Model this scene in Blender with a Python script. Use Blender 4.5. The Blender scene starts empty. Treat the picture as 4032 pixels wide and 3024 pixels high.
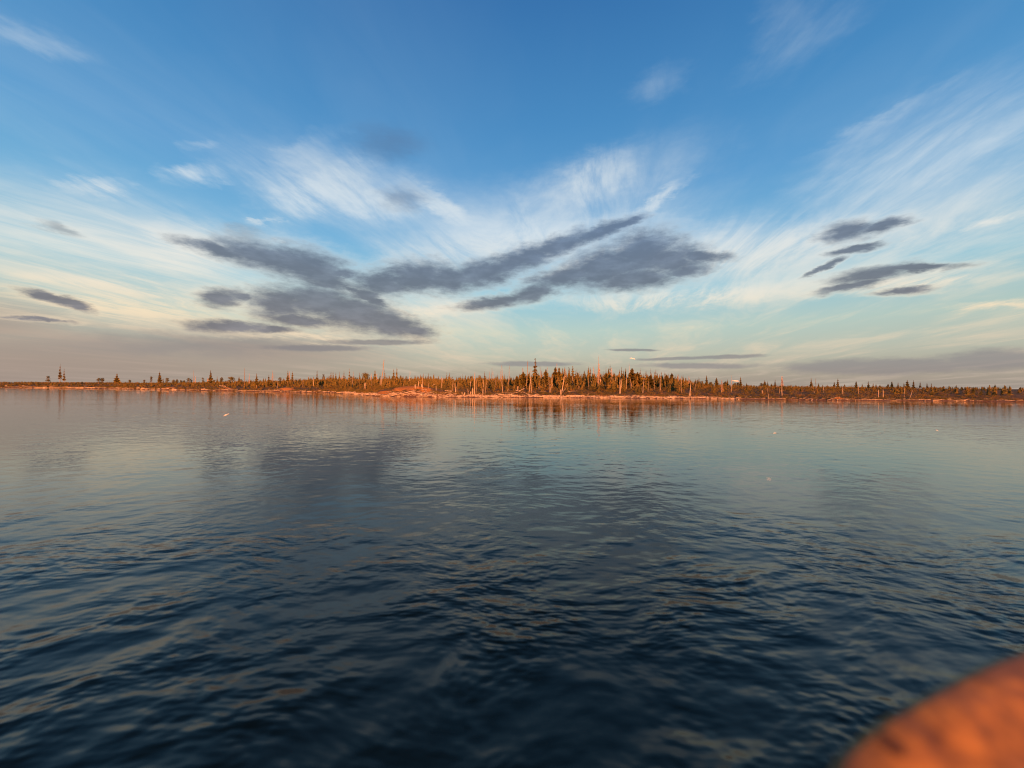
import bpy
import math
import random
from mathutils import Matrix, Vector

C = bpy.context.scene.collection
scene = bpy.context.scene

# ---------------------------------------------------------------- camera: ultra wide lens, 3 m above the water, looking across the river
cam_data = bpy.data.cameras.new("camera")
cam_data.sensor_width = 36.0
cam_data.lens = 36.0 * 1514 / 4032
cam_data.clip_start = 0.02
cam_data.clip_end = 20000.0
cam_data.dof.use_dof = True
cam_data.dof.focus_distance = 110.0
cam_data.dof.aperture_fstop = 0.6
camera = bpy.data.objects.new("camera", cam_data)
C.objects.link(camera)
p, r = math.atan(9 / 1514), math.atan(28 / 4032)
cam_m = Matrix.Rotation(math.pi / 2 + p, 4, 'X') @ Matrix.Rotation(r, 4, 'Z')
cam_m.translation = (0, 0, 3.0)
camera.matrix_world = cam_m
scene.camera = camera

# ---------------------------------------------------------------- exposure
vs = scene.view_settings
vs.view_transform = 'Standard'
vs.look = 'None'
vs.exposure = 1.3
vs.gamma = 1.0
vs.use_curve_mapping = False
scene.cycles.use_denoising = True
scene.cycles.filter_width = 1.1
scene.cycles.max_bounces = 6
scene.cycles.transparent_max_bounces = 4

SUN_EL = math.radians(4.5)
SUN_AZ = math.radians(168.0)          # clockwise from +Y: behind the camera, a little to one side


def lin(r8, g8, b8):
    f = lambda c: c / 12.92 if c <= 0.04045 else ((c + 0.055) / 1.055) ** 2.4
    return tuple(f(c / 255.0) for c in (r8, g8, b8))


# ---------------------------------------------------------------- world: evening sky with cirrus and low grey clouds (direction based, at infinity)
# clouds as (azimuth, elevation, half length, half thickness, tilt), radians
DARK = [(-0.584, 0.2725, 0.0783, 0.0255, -0.027), (-0.4998, 0.2649, 0.0909, 0.033, -0.091), (-0.4568, 0.2436, 0.0608, 0.0208, -0.164), (-0.6522, 0.2686, 0.0581, 0.0119, -0.117), (-0.4194, 0.2604, 0.0412, 0.0112, 0.112), (-0.5444, 0.1795, 0.0531, 0.0336, 0.109), (-0.466, 0.1931, 0.0848, 0.0352, -0.0), (-0.391, 0.1722, 0.1009, 0.038, -0.116), (-0.3167, 0.154, 0.0945, 0.0304, -0.167), (-0.2555, 0.1389, 0.0524, 0.0126, -0.049), (-0.5034, 0.146, 0.0669, 0.0135, 0.004), (-0.3654, 0.2132, 0.0631, 0.011, -0.378), (-0.3229, 0.247, 0.0689, 0.0277, 0.078), (-0.2453, 0.2683, 0.0908, 0.0343, 0.142), (-0.1703, 0.2684, 0.0711, 0.0307, 0.041), (-0.3675, 0.2194, 0.0428, 0.0139, 0.084), (-0.0754, 0.2854, 0.0866, 0.0286, 0.176), (0.0207, 0.3187, 0.1004, 0.0262, 0.27), (0.1164, 0.3505, 0.0825, 0.0204, 0.271), (0.2159, 0.3738, 0.0785, 0.0137, 0.237), (0.2837, 0.3874, 0.0443, 0.0082, 0.219), (0.1406, 0.2772, 0.0921, 0.0222, 0.154), (0.2393, 0.2945, 0.0985, 0.0429, 0.091), (0.328, 0.3161, 0.0835, 0.047, -0.023), (0.3862, 0.3, 0.0727, 0.0341, -0.118), (0.4516, 0.3002, 0.0556, 0.0118, -0.137), (0.3065, 0.2631, 0.095, 0.0236, 0.001), (0.422, 0.2705, 0.0484, 0.0145, 0.065), (-0.0449, 0.216, 0.0867, 0.0138, 0.14), (0.0514, 0.2372, 0.0653, 0.0171, 0.236), (-0.6475, 0.1789, 0.0382, 0.0157, 0.137), (-0.6121, 0.1857, 0.0181, 0.0076, 0.133), (-0.6275, 0.1206, 0.0765, 0.0115, 0.027), (-0.557, 0.121, 0.0447, 0.008, 0.08), (0.7166, 0.298, 0.0343, 0.0167, -0.07), (0.7658, 0.2972, 0.0296, 0.009, 0.053), (0.7335, 0.264, 0.039, 0.006, 0.044), (0.6813, 0.2399, 0.0277, 0.0046, 0.368), (0.7532, 0.2147, 0.054, 0.0111, 0.039), (0.8108, 0.2156, 0.0469, 0.0063, -0.165), (0.7201, 0.1981, 0.045, 0.008, 0.107), (0.7903, 0.1782, 0.0334, 0.0058, -0.049), (-0.8843, 0.1422, 0.0238, 0.0068, -0.229), (-0.8593, 0.1344, 0.0237, 0.007, -0.235), (-0.8888, 0.104, 0.0256, 0.003, -0.028)]
THIN = [(-0.3325, 0.1049, 0.1287, 0.0079, 0.036), (-0.4651, 0.0854, 0.1221, 0.0085, 0.045), (0.3073, 0.0919, 0.0663, 0.0034, -0.025), (0.3924, 0.0687, 0.0936, 0.0044, 0.014), (0.5, 0.0703, 0.0963, 0.0053, 0.006), (0.0526, 0.0586, 0.1305, 0.0072, 0.0), (0.7629, 0.0417, 0.1716, 0.0174, -0.01), (0.8988, 0.0477, 0.0758, 0.0195, 0.005), (0.4428, 0.0513, 0.137, 0.0076, -0.02)]
SOFT = [(-0.8681, 0.2575, 0.0303, 0.0121, -0.225), (-0.315, 0.5407, 0.102, 0.037, 0.125), (-0.6173, 0.3098, 0.0508, 0.0192, 0.203), (-0.2807, 0.4371, 0.0685, 0.0281, 0.103), (-0.691, 0.0784, 0.2168, 0.0276, 0.064)]
CREAM = [(-0.753, 0.1716, 0.1362, 0.0257, 0.016), (-0.8079, 0.1784, 0.1304, 0.0193, 0.082), (-0.7103, 0.2546, 0.0556, 0.0431, 0.208), (-0.8017, 0.1362, 0.1619, 0.028, 0.039), (-0.8319, 0.3336, 0.036, 0.0137, 0.33), (-0.4683, 0.4264, 0.1055, 0.041, 0.54), (-0.3986, 0.4207, 0.1156, 0.0245, -0.051), (-0.0219, 0.3571, 0.2246, 0.0418, 0.129), (0.2036, 0.487, 0.0852, 0.0386, 0.267), (0.3595, 0.4289, 0.0646, 0.0125, 0.495), (0.5791, 0.3017, 0.1885, 0.0404, -0.051), (0.4223, 0.2081, 0.3137, 0.021, -0.023), (0.7933, 0.1924, 0.1051, 0.0164, -0.046), (0.8988, 0.1392, 0.0483, 0.0059, -0.082), (-0.5721, 0.3465, 0.0289, 0.006, 0.291), (-0.5716, 0.3055, 0.0211, 0.0064, 0.187), (-0.1872, 0.1934, 0.1669, 0.017, 0.162), (-0.1775, 0.4275, 0.0898, 0.0188, -0.409), (-0.687, 0.3976, 0.0479, 0.0163, 0.369), (0.8894, 0.2683, 0.0401, 0.0072, 0.005), (-0.4748, 0.1083, 0.1528, 0.0127, -0.023), (0.1815, 0.3105, 0.1316, 0.0132, 0.295)]
FAINT = [(-0.9047, 0.5107, 0.0624, 0.0142, 0.136), (0.6429, 0.6243, 0.0925, 0.025, 0.144), (0.3582, 0.6395, 0.0585, 0.0229, 0.063), (0.799, 0.472, 0.1117, 0.0104, 0.173), (0.6192, 0.6547, 0.049, 0.0534, 0.774), (-0.6875, 0.4481, 0.031, 0.0072, 0.31), (0.1097, 0.4525, 0.1367, 0.0389, 0.152), (-0.5067, 0.4787, 0.0814, 0.0228, 0.628)]
HAZE = [(-0.9001, 0.0428, 0.3707, 0.0521, 0.056), (-0.9685, 0.0926, 0.1383, 0.0407, -0.013), (-0.5821, 0.071, 0.2501, 0.0399, 0.045)]
SHEET = [(0.8221, 0.2881, 0.1956, 0.0912, -0.023), (0.8107, 0.3805, 0.1795, 0.0841, 0.17), (0.1689, 0.4496, 0.2707, 0.0676, 0.179), (-0.3987, 0.4299, 0.2188, 0.0638, -0.002), (-0.8028, 0.253, 0.2351, 0.0852, 0.088), (0.0503, 0.3835, 0.3683, 0.0899, 0.044), (0.5357, 0.2806, 0.2252, 0.0851, -0.029)]
SKY_STRENGTH = 0.1
world = bpy.data.worlds.new("World")
scene.world = world
world.use_nodes = True
world.cycles.sampling_method = 'MANUAL'
world.cycles.sample_map_resolution = 256
wt = world.node_tree
wt.nodes.clear()


class NT:
    """small helper for writing node trees"""

    def __init__(self, tree):
        self.t = tree

    def node(self, kind, **kw):
        n = self.t.nodes.new(kind)
        for k, v in kw.items():
            setattr(n, k, v)
        return n

    def put(self, sock, v):
        if v is None:
            return
        if isinstance(v, bpy.types.NodeSocket):
            self.t.links.new(v, sock)
        else:
            if sock.type == 'RGBA' and len(v) == 3:
                v = (*v, 1.0)
            sock.default_value = v

    def math(self, op, a, b=None, c=None, clamp=False):
        n = self.node('ShaderNodeMath', operation=op, use_clamp=clamp)
        for s, v in zip(n.inputs, (a, b, c)):
            self.put(s, v)
        return n.outputs[0]

    def vmath(self, op, a, b=None):
        n = self.node('ShaderNodeVectorMath', operation=op)
        for s, v in zip(n.inputs, (a, b)):
            self.put(s, v)
        return n.outputs['Value'] if op in ('LENGTH', 'DOT_PRODUCT', 'DISTANCE') else n.outputs[0]

    def mix(self, f, a, b, blend='MIX'):
        n = self.node('ShaderNodeMix', data_type='RGBA', blend_type=blend)
        self.put(n.inputs[0], f)
        self.put(n.inputs[6], a)
        self.put(n.inputs[7], b)
        return n.outputs[2]

    def noise(self, vec, scale, detail=4.0, rough=0.5, dist=0.0):
        n = self.node('ShaderNodeTexNoise')
        self.put(n.inputs['Vector'], vec)
        n.inputs['Scale'].default_value = scale
        n.inputs['Detail'].default_value = detail
        n.inputs['Roughness'].default_value = rough
        n.inputs['Distortion'].default_value = dist
        return n.outputs[0], n.outputs[1]

    def smooth(self, v, a, b, lo=0.0, hi=1.0):
        n = self.node('ShaderNodeMapRange', interpolation_type='SMOOTHSTEP', clamp=True)
        for s, x in zip(n.inputs, (v, a, b, lo, hi)):
            self.put(s, x)
        return n.outputs[0]

    def ramp(self, v, stops, interp='LINEAR'):
        n = self.node('ShaderNodeValToRGB')
        n.color_ramp.interpolation = interp
        e = n.color_ramp.elements
        while len(e) < len(stops):
            e.new(0.5)
        for i, (pos, col) in enumerate(stops):
            e[i].position = pos
            e[i].color = (*col, 1.0)
        self.put(n.inputs[0], v)
        return n.outputs[0]

    def combine(self, x, y, z):
        n = self.node('ShaderNodeCombineXYZ')
        for s, v in zip(n.inputs, (x, y, z)):
            self.put(s, v)
        return n.outputs[0]


w = NT(wt)
tc = w.node('ShaderNodeTexCoord')
sep = w.node('ShaderNodeSeparateXYZ')
w.put(sep.inputs[0], w.vmath('NORMALIZE', tc.outputs['Generated']))
dx, dy, dz = sep.outputs
az = w.math('ARCTAN2', dx, dy)
el = w.math('ARCSINE', dz)
elp = w.math('MAXIMUM', el, 0.0)

sky = w.node('ShaderNodeTexSky', sky_type='NISHITA')
sky.sun_disc = False
sky.sun_elevation = SUN_EL
sky.sun_rotation = SUN_AZ
sky.altitude = 0.0
sky.air_density = 1.0
sky.dust_density = 1.0
sky.ozone_density = 1.5

# clear evening gradient by elevation (same all round), blended with the physical sky
DEG = lambda d: d / 90.0
grad = w.ramp(w.math('DIVIDE', elp, math.pi / 2), [
    (DEG(0.0), lin(158, 148, 142)), (DEG(2.0), lin(168, 160, 152)), (DEG(4.5), lin(184, 186, 174)), (DEG(8.0), lin(182, 202, 194)),
    (DEG(13.0), lin(140, 198, 218)), (DEG(19.0), lin(112, 178, 220)), (DEG(26.0), lin(88, 158, 212)), (DEG(34.0), lin(66, 139, 198)),
    (DEG(45.0), lin(46, 114, 178)), (DEG(65.0), lin(36, 68, 104)), (DEG(90.0), lin(36, 60, 86))], 'LINEAR')
K = 1.0 / SKY_STRENGTH / 2 ** 1.3       # the colours below are as seen at the exposure above
grad = w.mix(1.0, grad, (K, K, K), 'MULTIPLY')
clear = w.mix(0.15, grad, sky.outputs[0])

# wind-drawn noise on a cloud deck: the streaks converge towards one point of the horizon
deck_h = w.math('ADD', w.math('MAXIMUM', dz, 0.0), 0.06)
px_ = w.math('DIVIDE', dx, deck_h)
py_ = w.math('DIVIDE', dy, deck_h)
WIND = math.radians(14)
along = w.math('ADD', w.math('MULTIPLY', px_, math.sin(WIND)), w.math('MULTIPLY', py_, math.cos(WIND)))
across = w.math('SUBTRACT', w.math('MULTIPLY', px_, math.cos(WIND)), w.math('MULTIPLY', py_, math.sin(WIND)))
wind = w.combine(across, w.math('MULTIPLY', along, 0.30), 0.0)
_, wc = w.noise(wind, 0.9, 3.0, 0.5)
windw = w.vmath('ADD', wind, w.vmath('MULTIPLY', w.vmath('SUBTRACT', wc, (0.5, 0.5, 0.5)), (1.3, 0.8, 0.0)))
streak, _ = w.noise(windw, 1.6, 5.0, 0.62)
streak2, _ = w.noise(windw, 7.5, 5.0, 0.66)
broad, _ = w.noise(windw, 0.35, 4.0, 0.55)

# angular coordinates with two octaves of warp for the single clouds
ae = w.combine(az, el, 0.0)
flat = w.combine(az, w.math('MULTIPLY', el, 2.6), 0.0)
_, n1 = w.noise(flat, 5.0, 3.0, 0.5)
_, n2 = w.noise(flat, 22.0, 5.0, 0.6)
half = (0.5, 0.5, 0.5)
warp = w.vmath('ADD', w.vmath('MULTIPLY', w.vmath('SUBTRACT', n1, half), (0.022, 0.012, 0)), w.vmath('MULTIPLY', w.vmath('SUBTRACT', n2, half), (0.060, 0.022, 0)))
aew = w.vmath('ADD', ae, warp)
aes = w.vmath('ADD', ae, w.vmath('MULTIPLY', warp, (1.6, 1.6, 0)))
fray, _ = w.noise(w.combine(az, w.math('MULTIPLY', el, 2.7), 0.0), 24.0, 5.0, 0.66)


def field(blobs, vec):
    """distance-like field of a set of flattened clouds: 0 at a centre, 1 at an edge"""
    q = None
    for a0, e0, ra, re, rot in blobs:
        m = w.node('ShaderNodeMapping', vector_type='TEXTURE')
        v = vec
        if q is not None:      # evaluates the clouds one after another (keeps the shader's stack small)
            v = w.node('ShaderNodeVectorMath', operation='MULTIPLY_ADD')
            w.put(v.inputs[0], q)
            v.inputs[1].default_value = (1e-6, 1e-6, 1e-6)
            w.put(v.inputs[2], vec)
            v = v.outputs[0]
        w.put(m.inputs['Vector'], v)
        m.inputs['Location'].default_value = (a0, e0, 0)
        m.inputs['Rotation'].default_value = (0, 0, rot)
        m.inputs['Scale'].default_value = (ra, re, 1)
        d = w.vmath('LENGTH', m.outputs[0])
        q = d if q is None else w.math('SMOOTH_MIN', q, d, 0.15)
    return q


c_white = w.ramp(w.math('DIVIDE', elp, math.pi / 2), [(DEG(0), lin(196, 178, 164)), (DEG(4), lin(228, 206, 180)), (DEG(8), lin(246, 226, 194)), (DEG(13), lin(234, 232, 222)), (DEG(22), lin(214, 226, 234)), (DEG(45), lin(150, 178, 206)), (DEG(90), lin(120, 150, 190))])
c_white = w.mix(1.0, c_white, (K, K, K), 'MULTIPLY')
c_dark = w.ramp(w.math('DIVIDE', elp, math.pi / 2), [(DEG(0), lin(150, 138, 134)), (DEG(3), lin(142, 138, 140)), (DEG(7), lin(116, 116, 124)), (DEG(13), lin(104, 114, 128)), (DEG(30), lin(92, 122, 160)), (DEG(90), lin(60, 90, 140))])
c_dark = w.mix(1.0, c_dark, (K, K, K), 'MULTIPLY')

# 1 general veil of cirrus, thickest low down
low = w.smooth(el, math.radians(30), math.radians(6))
veil = w.math('MULTIPLY', w.smooth(w.math('ADD', w.math('MULTIPLY', streak, 0.6), w.math('MULTIPLY', broad, 0.4)), 0.44, 0.68), w.math('MULTIPLY_ADD', low, 0.55, 0.10))
col = w.mix(veil, clear, c_white)
qz = field(HAZE, ae)
murk = tuple(K * c_ for c_ in lin(164, 145, 135))
col = w.mix(w.math('MULTIPLY', w.smooth(qz, 2.0, 0.1), 0.75), col, (*murk, 1.0))
# broad thin sheets and the mauve murk low down on one side
qh = field(SHEET, aes)
col = w.mix(w.math('MULTIPLY', w.smooth(qh, 1.6, 0.0), w.math('MULTIPLY_ADD', w.smooth(w.math('ADD', w.math('MULTIPLY', streak, 0.6), w.math('MULTIPLY', streak2, 0.4)), 0.34, 0.64), 0.60, 0.22)), col, c_white)
# 2 faint high wisps
qf = field(FAINT, aes)
f = w.math('MULTIPLY', w.smooth(qf, 1.7, 0.0), w.smooth(w.math('ADD', w.math('MULTIPLY', streak, 0.6), w.math('MULTIPLY', streak2, 0.4)), 0.36, 0.66, 0.06, 0.42))
col = w.mix(f, col, c_white)
# 3 cream and white cirrus banks
qc = field(CREAM, aes)
tex = w.smooth(w.math('ADD', w.math('MULTIPLY', streak, 0.45), w.math('MULTIPLY', streak2, 0.55)), 0.38, 0.60, 0.20, 1.0)
f = w.math('MULTIPLY', w.smooth(qc, 1.75, 0.1), tex)
col = w.mix(w.math('MULTIPLY', f, 0.92), col, c_white)
# 4 soft grey patches
qs = field(SOFT, aes)
col = w.mix(w.math('MULTIPLY', w.smooth(qs, 1.3, 0.0), 0.5), col, c_dark)
# 5 dark low clouds with frayed edges
qd = w.math('ADD', field(DARK, aew), w.math('MULTIPLY', w.math('SUBTRACT', fray, 0.5), 1.25))
col = w.mix(w.smooth(qd, 2.4, 1.1, 0.0, 0.42), col, c_white)      # lit cream fringe
col = w.mix(w.math('MULTIPLY', w.smooth(qd, 1.72, 0.45), 0.94), col, w.mix(w.smooth(w.noise(flat, 14.0, 3.0, 0.6)[0], 0.38, 0.72), c_dark, w.mix(1.0, c_dark, (1.35, 1.33, 1.30), 'MULTIPLY')))
# 6 thin horizontal bars near the horizon
qt = w.math('ADD', field(THIN, w.vmath('ADD', ae, w.vmath('MULTIPLY', warp, (0.8, 0.3, 0)))), w.math('MULTIPLY', w.math('SUBTRACT', fray, 0.5), 0.8))
col = w.mix(w.math('MULTIPLY', w.smooth(qt, 1.2, 0.5), 0.72), col, c_dark)
bg = w.node('ShaderNodeBackground')
w.put(bg.inputs[0], col)
bg.inputs[1].default_value = SKY_STRENGTH
out = w.node('ShaderNodeOutputWorld')
wt.links.new(bg.outputs[0], out.inputs[0])

# ---------------------------------------------------------------- sun, low behind the camera
sun_data = bpy.data.lights.new("sun", 'SUN')
sun_data.energy = 5.0
sun_data.angle = math.radians(0.5)
sun_data.color = (1.0, 0.305, 0.072)
sun = bpy.data.objects.new("sun", sun_data)
C.objects.link(sun)
to_sun = Vector((math.sin(SUN_AZ) * math.cos(SUN_EL), math.cos(SUN_AZ) * math.cos(SUN_EL), math.sin(SUN_EL)))
sun.rotation_euler = to_sun.to_track_quat('Z', 'Y').to_euler()
sun.location = to_sun * 50


# ---------------------------------------------------------------- helpers
def material(name, rough=0.85):
    m = bpy.data.materials.new(name)
    m.use_nodes = True
    n = NT(m.node_tree)
    b = m.node_tree.nodes['Principled BSDF']
    b.inputs['Roughness'].default_value = rough
    b.inputs['Specular IOR Level'].default_value = 0.2
    return m, n, b


def noisy(name, stops, scale, rough=0.85, stretch=(1, 1, 1), vary=0.25, bump=0.0, detail=5.0):
    """colour from a noise ramp in object space, plus a per-object brightness shift"""
    m, n, b = material(name, rough)
    t = n.node('ShaderNodeTexCoord')
    v = n.vmath('MULTIPLY', t.outputs['Object'], stretch)
    oi = n.node('ShaderNodeObjectInfo')
    v = n.vmath('ADD', v, n.combine(n.math('MULTIPLY', oi.outputs['Random'], 37.0), 0.0, 0.0))
    f, _ = n.noise(v, scale, detail, 0.6)
    c = n.ramp(f, stops)
    k = n.math('MULTIPLY_ADD', oi.outputs['Random'], vary, 1.0 - vary / 2)
    c = n.mix(1.0, c, n.combine(k, k, k), 'MULTIPLY')
    n.put(b.inputs['Base Color'], c)
    if bump:
        bn = n.node('ShaderNodeBump')
        bn.inputs['Distance'].default_value = bump
        n.put(bn.inputs['Height'], f)
        n.put(b.inputs['Normal'], bn.outputs[0])
    return m


class MB:
    """collects faces and links them as one mesh object"""

    def __init__(self):
        self.v, self.f = [], []

    def poly(self, *pts):
        i = len(self.v)
        self.v.extend(pts)
        self.f.append(tuple(range(i, i + len(pts))))

    def tube(self, pts, radii, n=6, cap=True, rnd=None):
        base = len(self.v)
        for k, (q, rad) in enumerate(zip(pts, radii)):
            q = Vector(q)
            d = Vector(pts[min(k + 1, len(pts) - 1)]) - Vector(pts[max(k - 1, 0)])
            d = d.normalized() if d.length > 1e-9 else Vector((0, 0, 1))
            a = d.cross(Vector((0.3, 1, 0.1)) if abs(d.y) < 0.9 else Vector((1, 0.2, 0))).normalized()
            b = d.cross(a)
            for i in range(n):
                t = 2 * math.pi * i / n
                rr = rad * (1 + (rnd.uniform(-0.18, 0.18) if rnd else 0))
                self.v.append(tuple(q + (a * math.cos(t) + b * math.sin(t)) * rr))
        for k in range(len(pts) - 1):
            for i in range(n):
                j = (i + 1) % n
                o = base + k * n
                self.f.append((o + i, o + j, o + n + j, o + n + i))
        if cap:
            self.f.append(tuple(base + i for i in reversed(range(n))))
            o = base + (len(pts) - 1) * n
            self.f.append(tuple(o + i for i in range(n)))

    def build(self, name, mat, parent=None, smooth=False):
        me = bpy.data.meshes.new(name)
        me.from_pydata(self.v, [], self.f)
        me.materials.append(mat)
        if smooth:
            me.polygons.foreach_set('use_smooth', [True] * len(me.polygons))
        me.update()
        o = bpy.data.objects.new(name, me)
        C.objects.link(o)
        if parent:
            o.parent = parent
        return o


def thing(name, label, cat, loc, group=None):
    o = bpy.data.objects.new(name, None)
    C.objects.link(o)
    o.empty_display_size = 0.2
    o.location = loc
    return tag(o, label, cat, group)


def tag(o, label, cat, group=None):
    o['label'] = label
    o['category'] = cat
    if group:
        o['group'] = group
    return o


# ---------------------------------------------------------------- terrain: the far bank
SHORE = [(-900, 330), (-420, 258), (-318, 239), (-255, 232), (-184, 197), (-113, 168), (-72, 151), (-60, 139), (-37.6, 106), (-21, 101), (12.6, 104),
         (43, 103.6), (74, 98.7), (83.6, 95), (99, 98), (118, 98), (126, 94.6), (200, 88), (420, 70), (900, 60)]


def shore_y(x):
    for (xa, ya), (xb, yb) in zip(SHORE, SHORE[1:]):
        if x <= xb:
            t = max(0.0, (x - xa) / (xb - xa))
            return ya + (yb - ya) * t
    return SHORE[-1][1]


def ramp(v, pts):
    if v <= pts[0][0]:
        return pts[0][1]
    for (a, p), (b, q) in zip(pts, pts[1:]):
        if v <= b:
            t = (v - a) / (b - a)
            return p + (q - p) * t
    return pts[-1][1]


PROFILE = [(-30, -2.5), (-6, -0.9), (-0.6, -0.12), (0, 0.0), (1.2, 0.24), (3.0, 0.52), (7, 1.05), (14, 1.75), (30, 2.75), (70, 3.2), (200, 3.4), (600, 3.0), (4000, 2.0)]
# bare earth banks on the shore: x, inland distance, half width, half depth, height
BANKS = [(-29.0, 8.5, 9.5, 6.0, 1.7), (-34.0, 4.5, 4.0, 2.6, 0.55), (-24.5, 5.0, 4.5, 3.0, 0.8), (-17.5, 4.0, 3.0, 2.4, 0.55), (-134.0, 4.0, 4.5, 2.6, 1.0),
         (-97.0, 4.0, 5.0, 2.6, 1.15), (-176.0, 4.0, 6.0, 2.6, 0.7), (82.5, 2.6, 1.3, 1.4, 0.5)]


def wob(x, y):
    return (math.sin(x * 0.31 + 1.3) * math.cos(y * 0.27 + 0.4) + 0.6 * math.sin(x * 0.83 + y * 0.55 + 2.1) + 0.4 * math.sin(x * 1.9 - y * 1.3))


def ground_z(x, y):
    sd = y - shore_y(x) + 0.35 * math.sin(x * 0.42) + 0.25 * math.sin(x * 1.13 + 1.0)
    h = ramp(sd, PROFILE)
    if sd > 0.5:
        h += 0.06 * wob(x, y) * min(1.0, sd / 6.0)
    for bx, bs, bw, bd, bh in BANKS:
        u = (x - bx) / bw
        v = (sd - bs) / bd
        q = u * u + v * v
        if q < 6 and sd > 0:
            h += bh * math.exp(-q * 1.1) * min(1.0, sd / 1.5)
    return h


def axis(pieces):
    out = []
    for a, b, st in pieces:
        n = max(1, round((b - a) / st))
        out += [a + (b - a) * i / n for i in range(n)]
    return out + [pieces[-1][1]]


gx = axis([(-4000, -900, 300), (-900, -330, 15), (-330, -60, 1.6), (-60, 130, 0.7), (130, 420, 8), (420, 4000, 300)])
gs = axis([(-30, -4, 4), (-4, 0, 0.8), (0, 14, 0.45), (14, 40, 1.6), (40, 120, 8), (120, 600, 60), (600, 5000, 550)])
tv, tf = [], []
for s in gs:
    for x in gx:
        y = shore_y(x) + s
        tv.append((x, y, ground_z(x, y)))
nx = len(gx)
for j in range(len(gs) - 1):
    for i in range(nx - 1):
        a = j * nx + i
        tf.append((a, a + 1, a + nx + 1, a + nx))
tm = MB()
tm.v, tm.f = tv, tf
gm, n, b = material('scrub_earth', 0.95)
t = n.node('ShaderNodeTexCoord')
f1, _ = n.noise(n.vmath('MULTIPLY', t.outputs['Object'], (1, 1, 3)), 0.55, 6, 0.65)
f2, _ = n.noise(t.outputs['Object'], 3.5, 4, 0.6)
soil_attr = n.node('ShaderNodeAttribute', attribute_name='bare_earth')
beach_attr = n.node('ShaderNodeAttribute', attribute_name='beach')
scrub = n.ramp(n.math('ADD', n.math('MULTIPLY', f1, 0.6), n.math('MULTIPLY', f2, 0.4)), [(0.32, (0.05, 0.05, 0.02)), (0.5, (0.12, 0.075, 0.035)), (0.68, (0.19, 0.10, 0.05))])
soil = n.ramp(f2, [(0.3, (0.26, 0.10, 0.025)), (0.55, (0.44, 0.19, 0.04)), (0.75, (0.50, 0.26, 0.08))])
sand = n.ramp(f2, [(0.3, (0.10, 0.055, 0.03)), (0.7, (0.22, 0.125, 0.07))])
k = n.smooth(n.math('ADD', soil_attr.outputs['Fac'], n.math('ADD', n.math('MULTIPLY', n.math('SUBTRACT', f1, 0.5), 1.5), n.math('MULTIPLY', n.math('SUBTRACT', f2, 0.5), 1.0))), 0.45, 0.62)
c = n.mix(k, scrub, soil)
k2 = n.smooth(n.math('ADD', beach_attr.outputs['Fac'], n.math('MULTIPLY', n.math('SUBTRACT', f2, 0.5), 0.7)), 0.4, 0.6)
c = n.mix(k2, c, sand)
n.put(b.inputs['Base Color'], c)
bn = n.node('ShaderNodeBump')
bn.inputs['Distance'].default_value = 0.15
n.put(bn.inputs['Height'], f2)
n.put(b.inputs['Normal'], bn.outputs[0])
ground = tm.build('ground', gm, smooth=True)
ground['kind'] = 'structure'
sa = ground.data.attributes.new('bare_earth', 'FLOAT', 'POINT')
ba = ground.data.attributes.new('beach', 'FLOAT', 'POINT')


EARTH = [(-32.0, 5.0, 1.9, 2.2), (-27.7, 5.0, 2.7, 2.1), (-23.6, 4.0, 1.7, 1.6), (-36.5, 3.0, 2.4, 1.2), (-31.0, 7.4, 2.0, 1.4), (-134.0, 3.4, 4.5, 1.5), (-97.0, 3.4, 5.0, 1.7), (-176.0, 3.4, 6.0, 1.4), (82.5, 2.4, 1.2, 1.3)]


def earth(x, sd):
    return max(1.3 * math.exp(-((x - bx) / bw) ** 2 - ((sd - bs) / bd) ** 2) for bx, bs, bw, bd in EARTH)


sv, bv = [], []
for s in gs:
    for x in gx:
        sv.append(earth(x, s))
        wide = 1.0 if -62 < x < 48 else 0.55
        bv.append(1.0 if s < 0.9 * wide else max(0.0, 1 - (s - 0.9 * wide) / (1.5 * wide)))
sa.data.foreach_set('value', sv)
ba.data.foreach_set('value', bv)

# ---------------------------------------------------------------- water: one sheet, rippled
wm, n, b = material('river_water', 0.04)
b.inputs['Base Color'].default_value = (0.017, 0.014, 0.010, 1)
b.inputs['IOR'].default_value = 1.47
b.inputs['Specular IOR Level'].default_value = 0.5
b.inputs['Specular Tint'].default_value = (1.0, 0.82, 0.62, 1)      # warm tint takes blue out of the mirrored sky at steep angles
t = n.node('ShaderNodeTexCoord')
P = t.outputs['Object']
_, wob_c = n.noise(P, 0.25, 2, 0.5)
Pw = n.vmath('ADD', P, n.vmath('MULTIPLY', n.vmath('SUBTRACT', wob_c, (0.5, 0.5, 0.5)), (1.5, 1.5, 0)))
sp = n.node('ShaderNodeSeparateXYZ')
n.put(sp.inputs[0], P)
a1, _ = n.noise(n.vmath('MULTIPLY', Pw, (0.75, 1.25, 1)), 2.8, 2.0, 0.5)
a2, _ = n.noise(n.vmath('MULTIPLY', Pw, (0.8, 1.1, 1)), 1.35, 2.0, 0.5)
a3, _ = n.noise(n.vmath('MULTIPLY', Pw, (0.25, 1.0, 1)), 0.30, 2.0, 0.5)
patch, _ = n.noise(n.vmath('MULTIPLY', P, (0.6, 1.0, 1)), 0.09, 3, 0.55)
gust, _ = n.noise(n.combine(n.math('ADD', n.math('MULTIPLY', sp.outputs[0], 0.5), n.math('MULTIPLY', sp.outputs[1], 0.5)), n.math('SUBTRACT', n.math('MULTIPLY', sp.outputs[1], 1.0), n.math('MULTIPLY', sp.outputs[0], 0.9)), 0.0), 0.5, 2, 0.5)
calm = n.smooth(patch, 0.35, 0.65, 0.55, 1.1)
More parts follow.
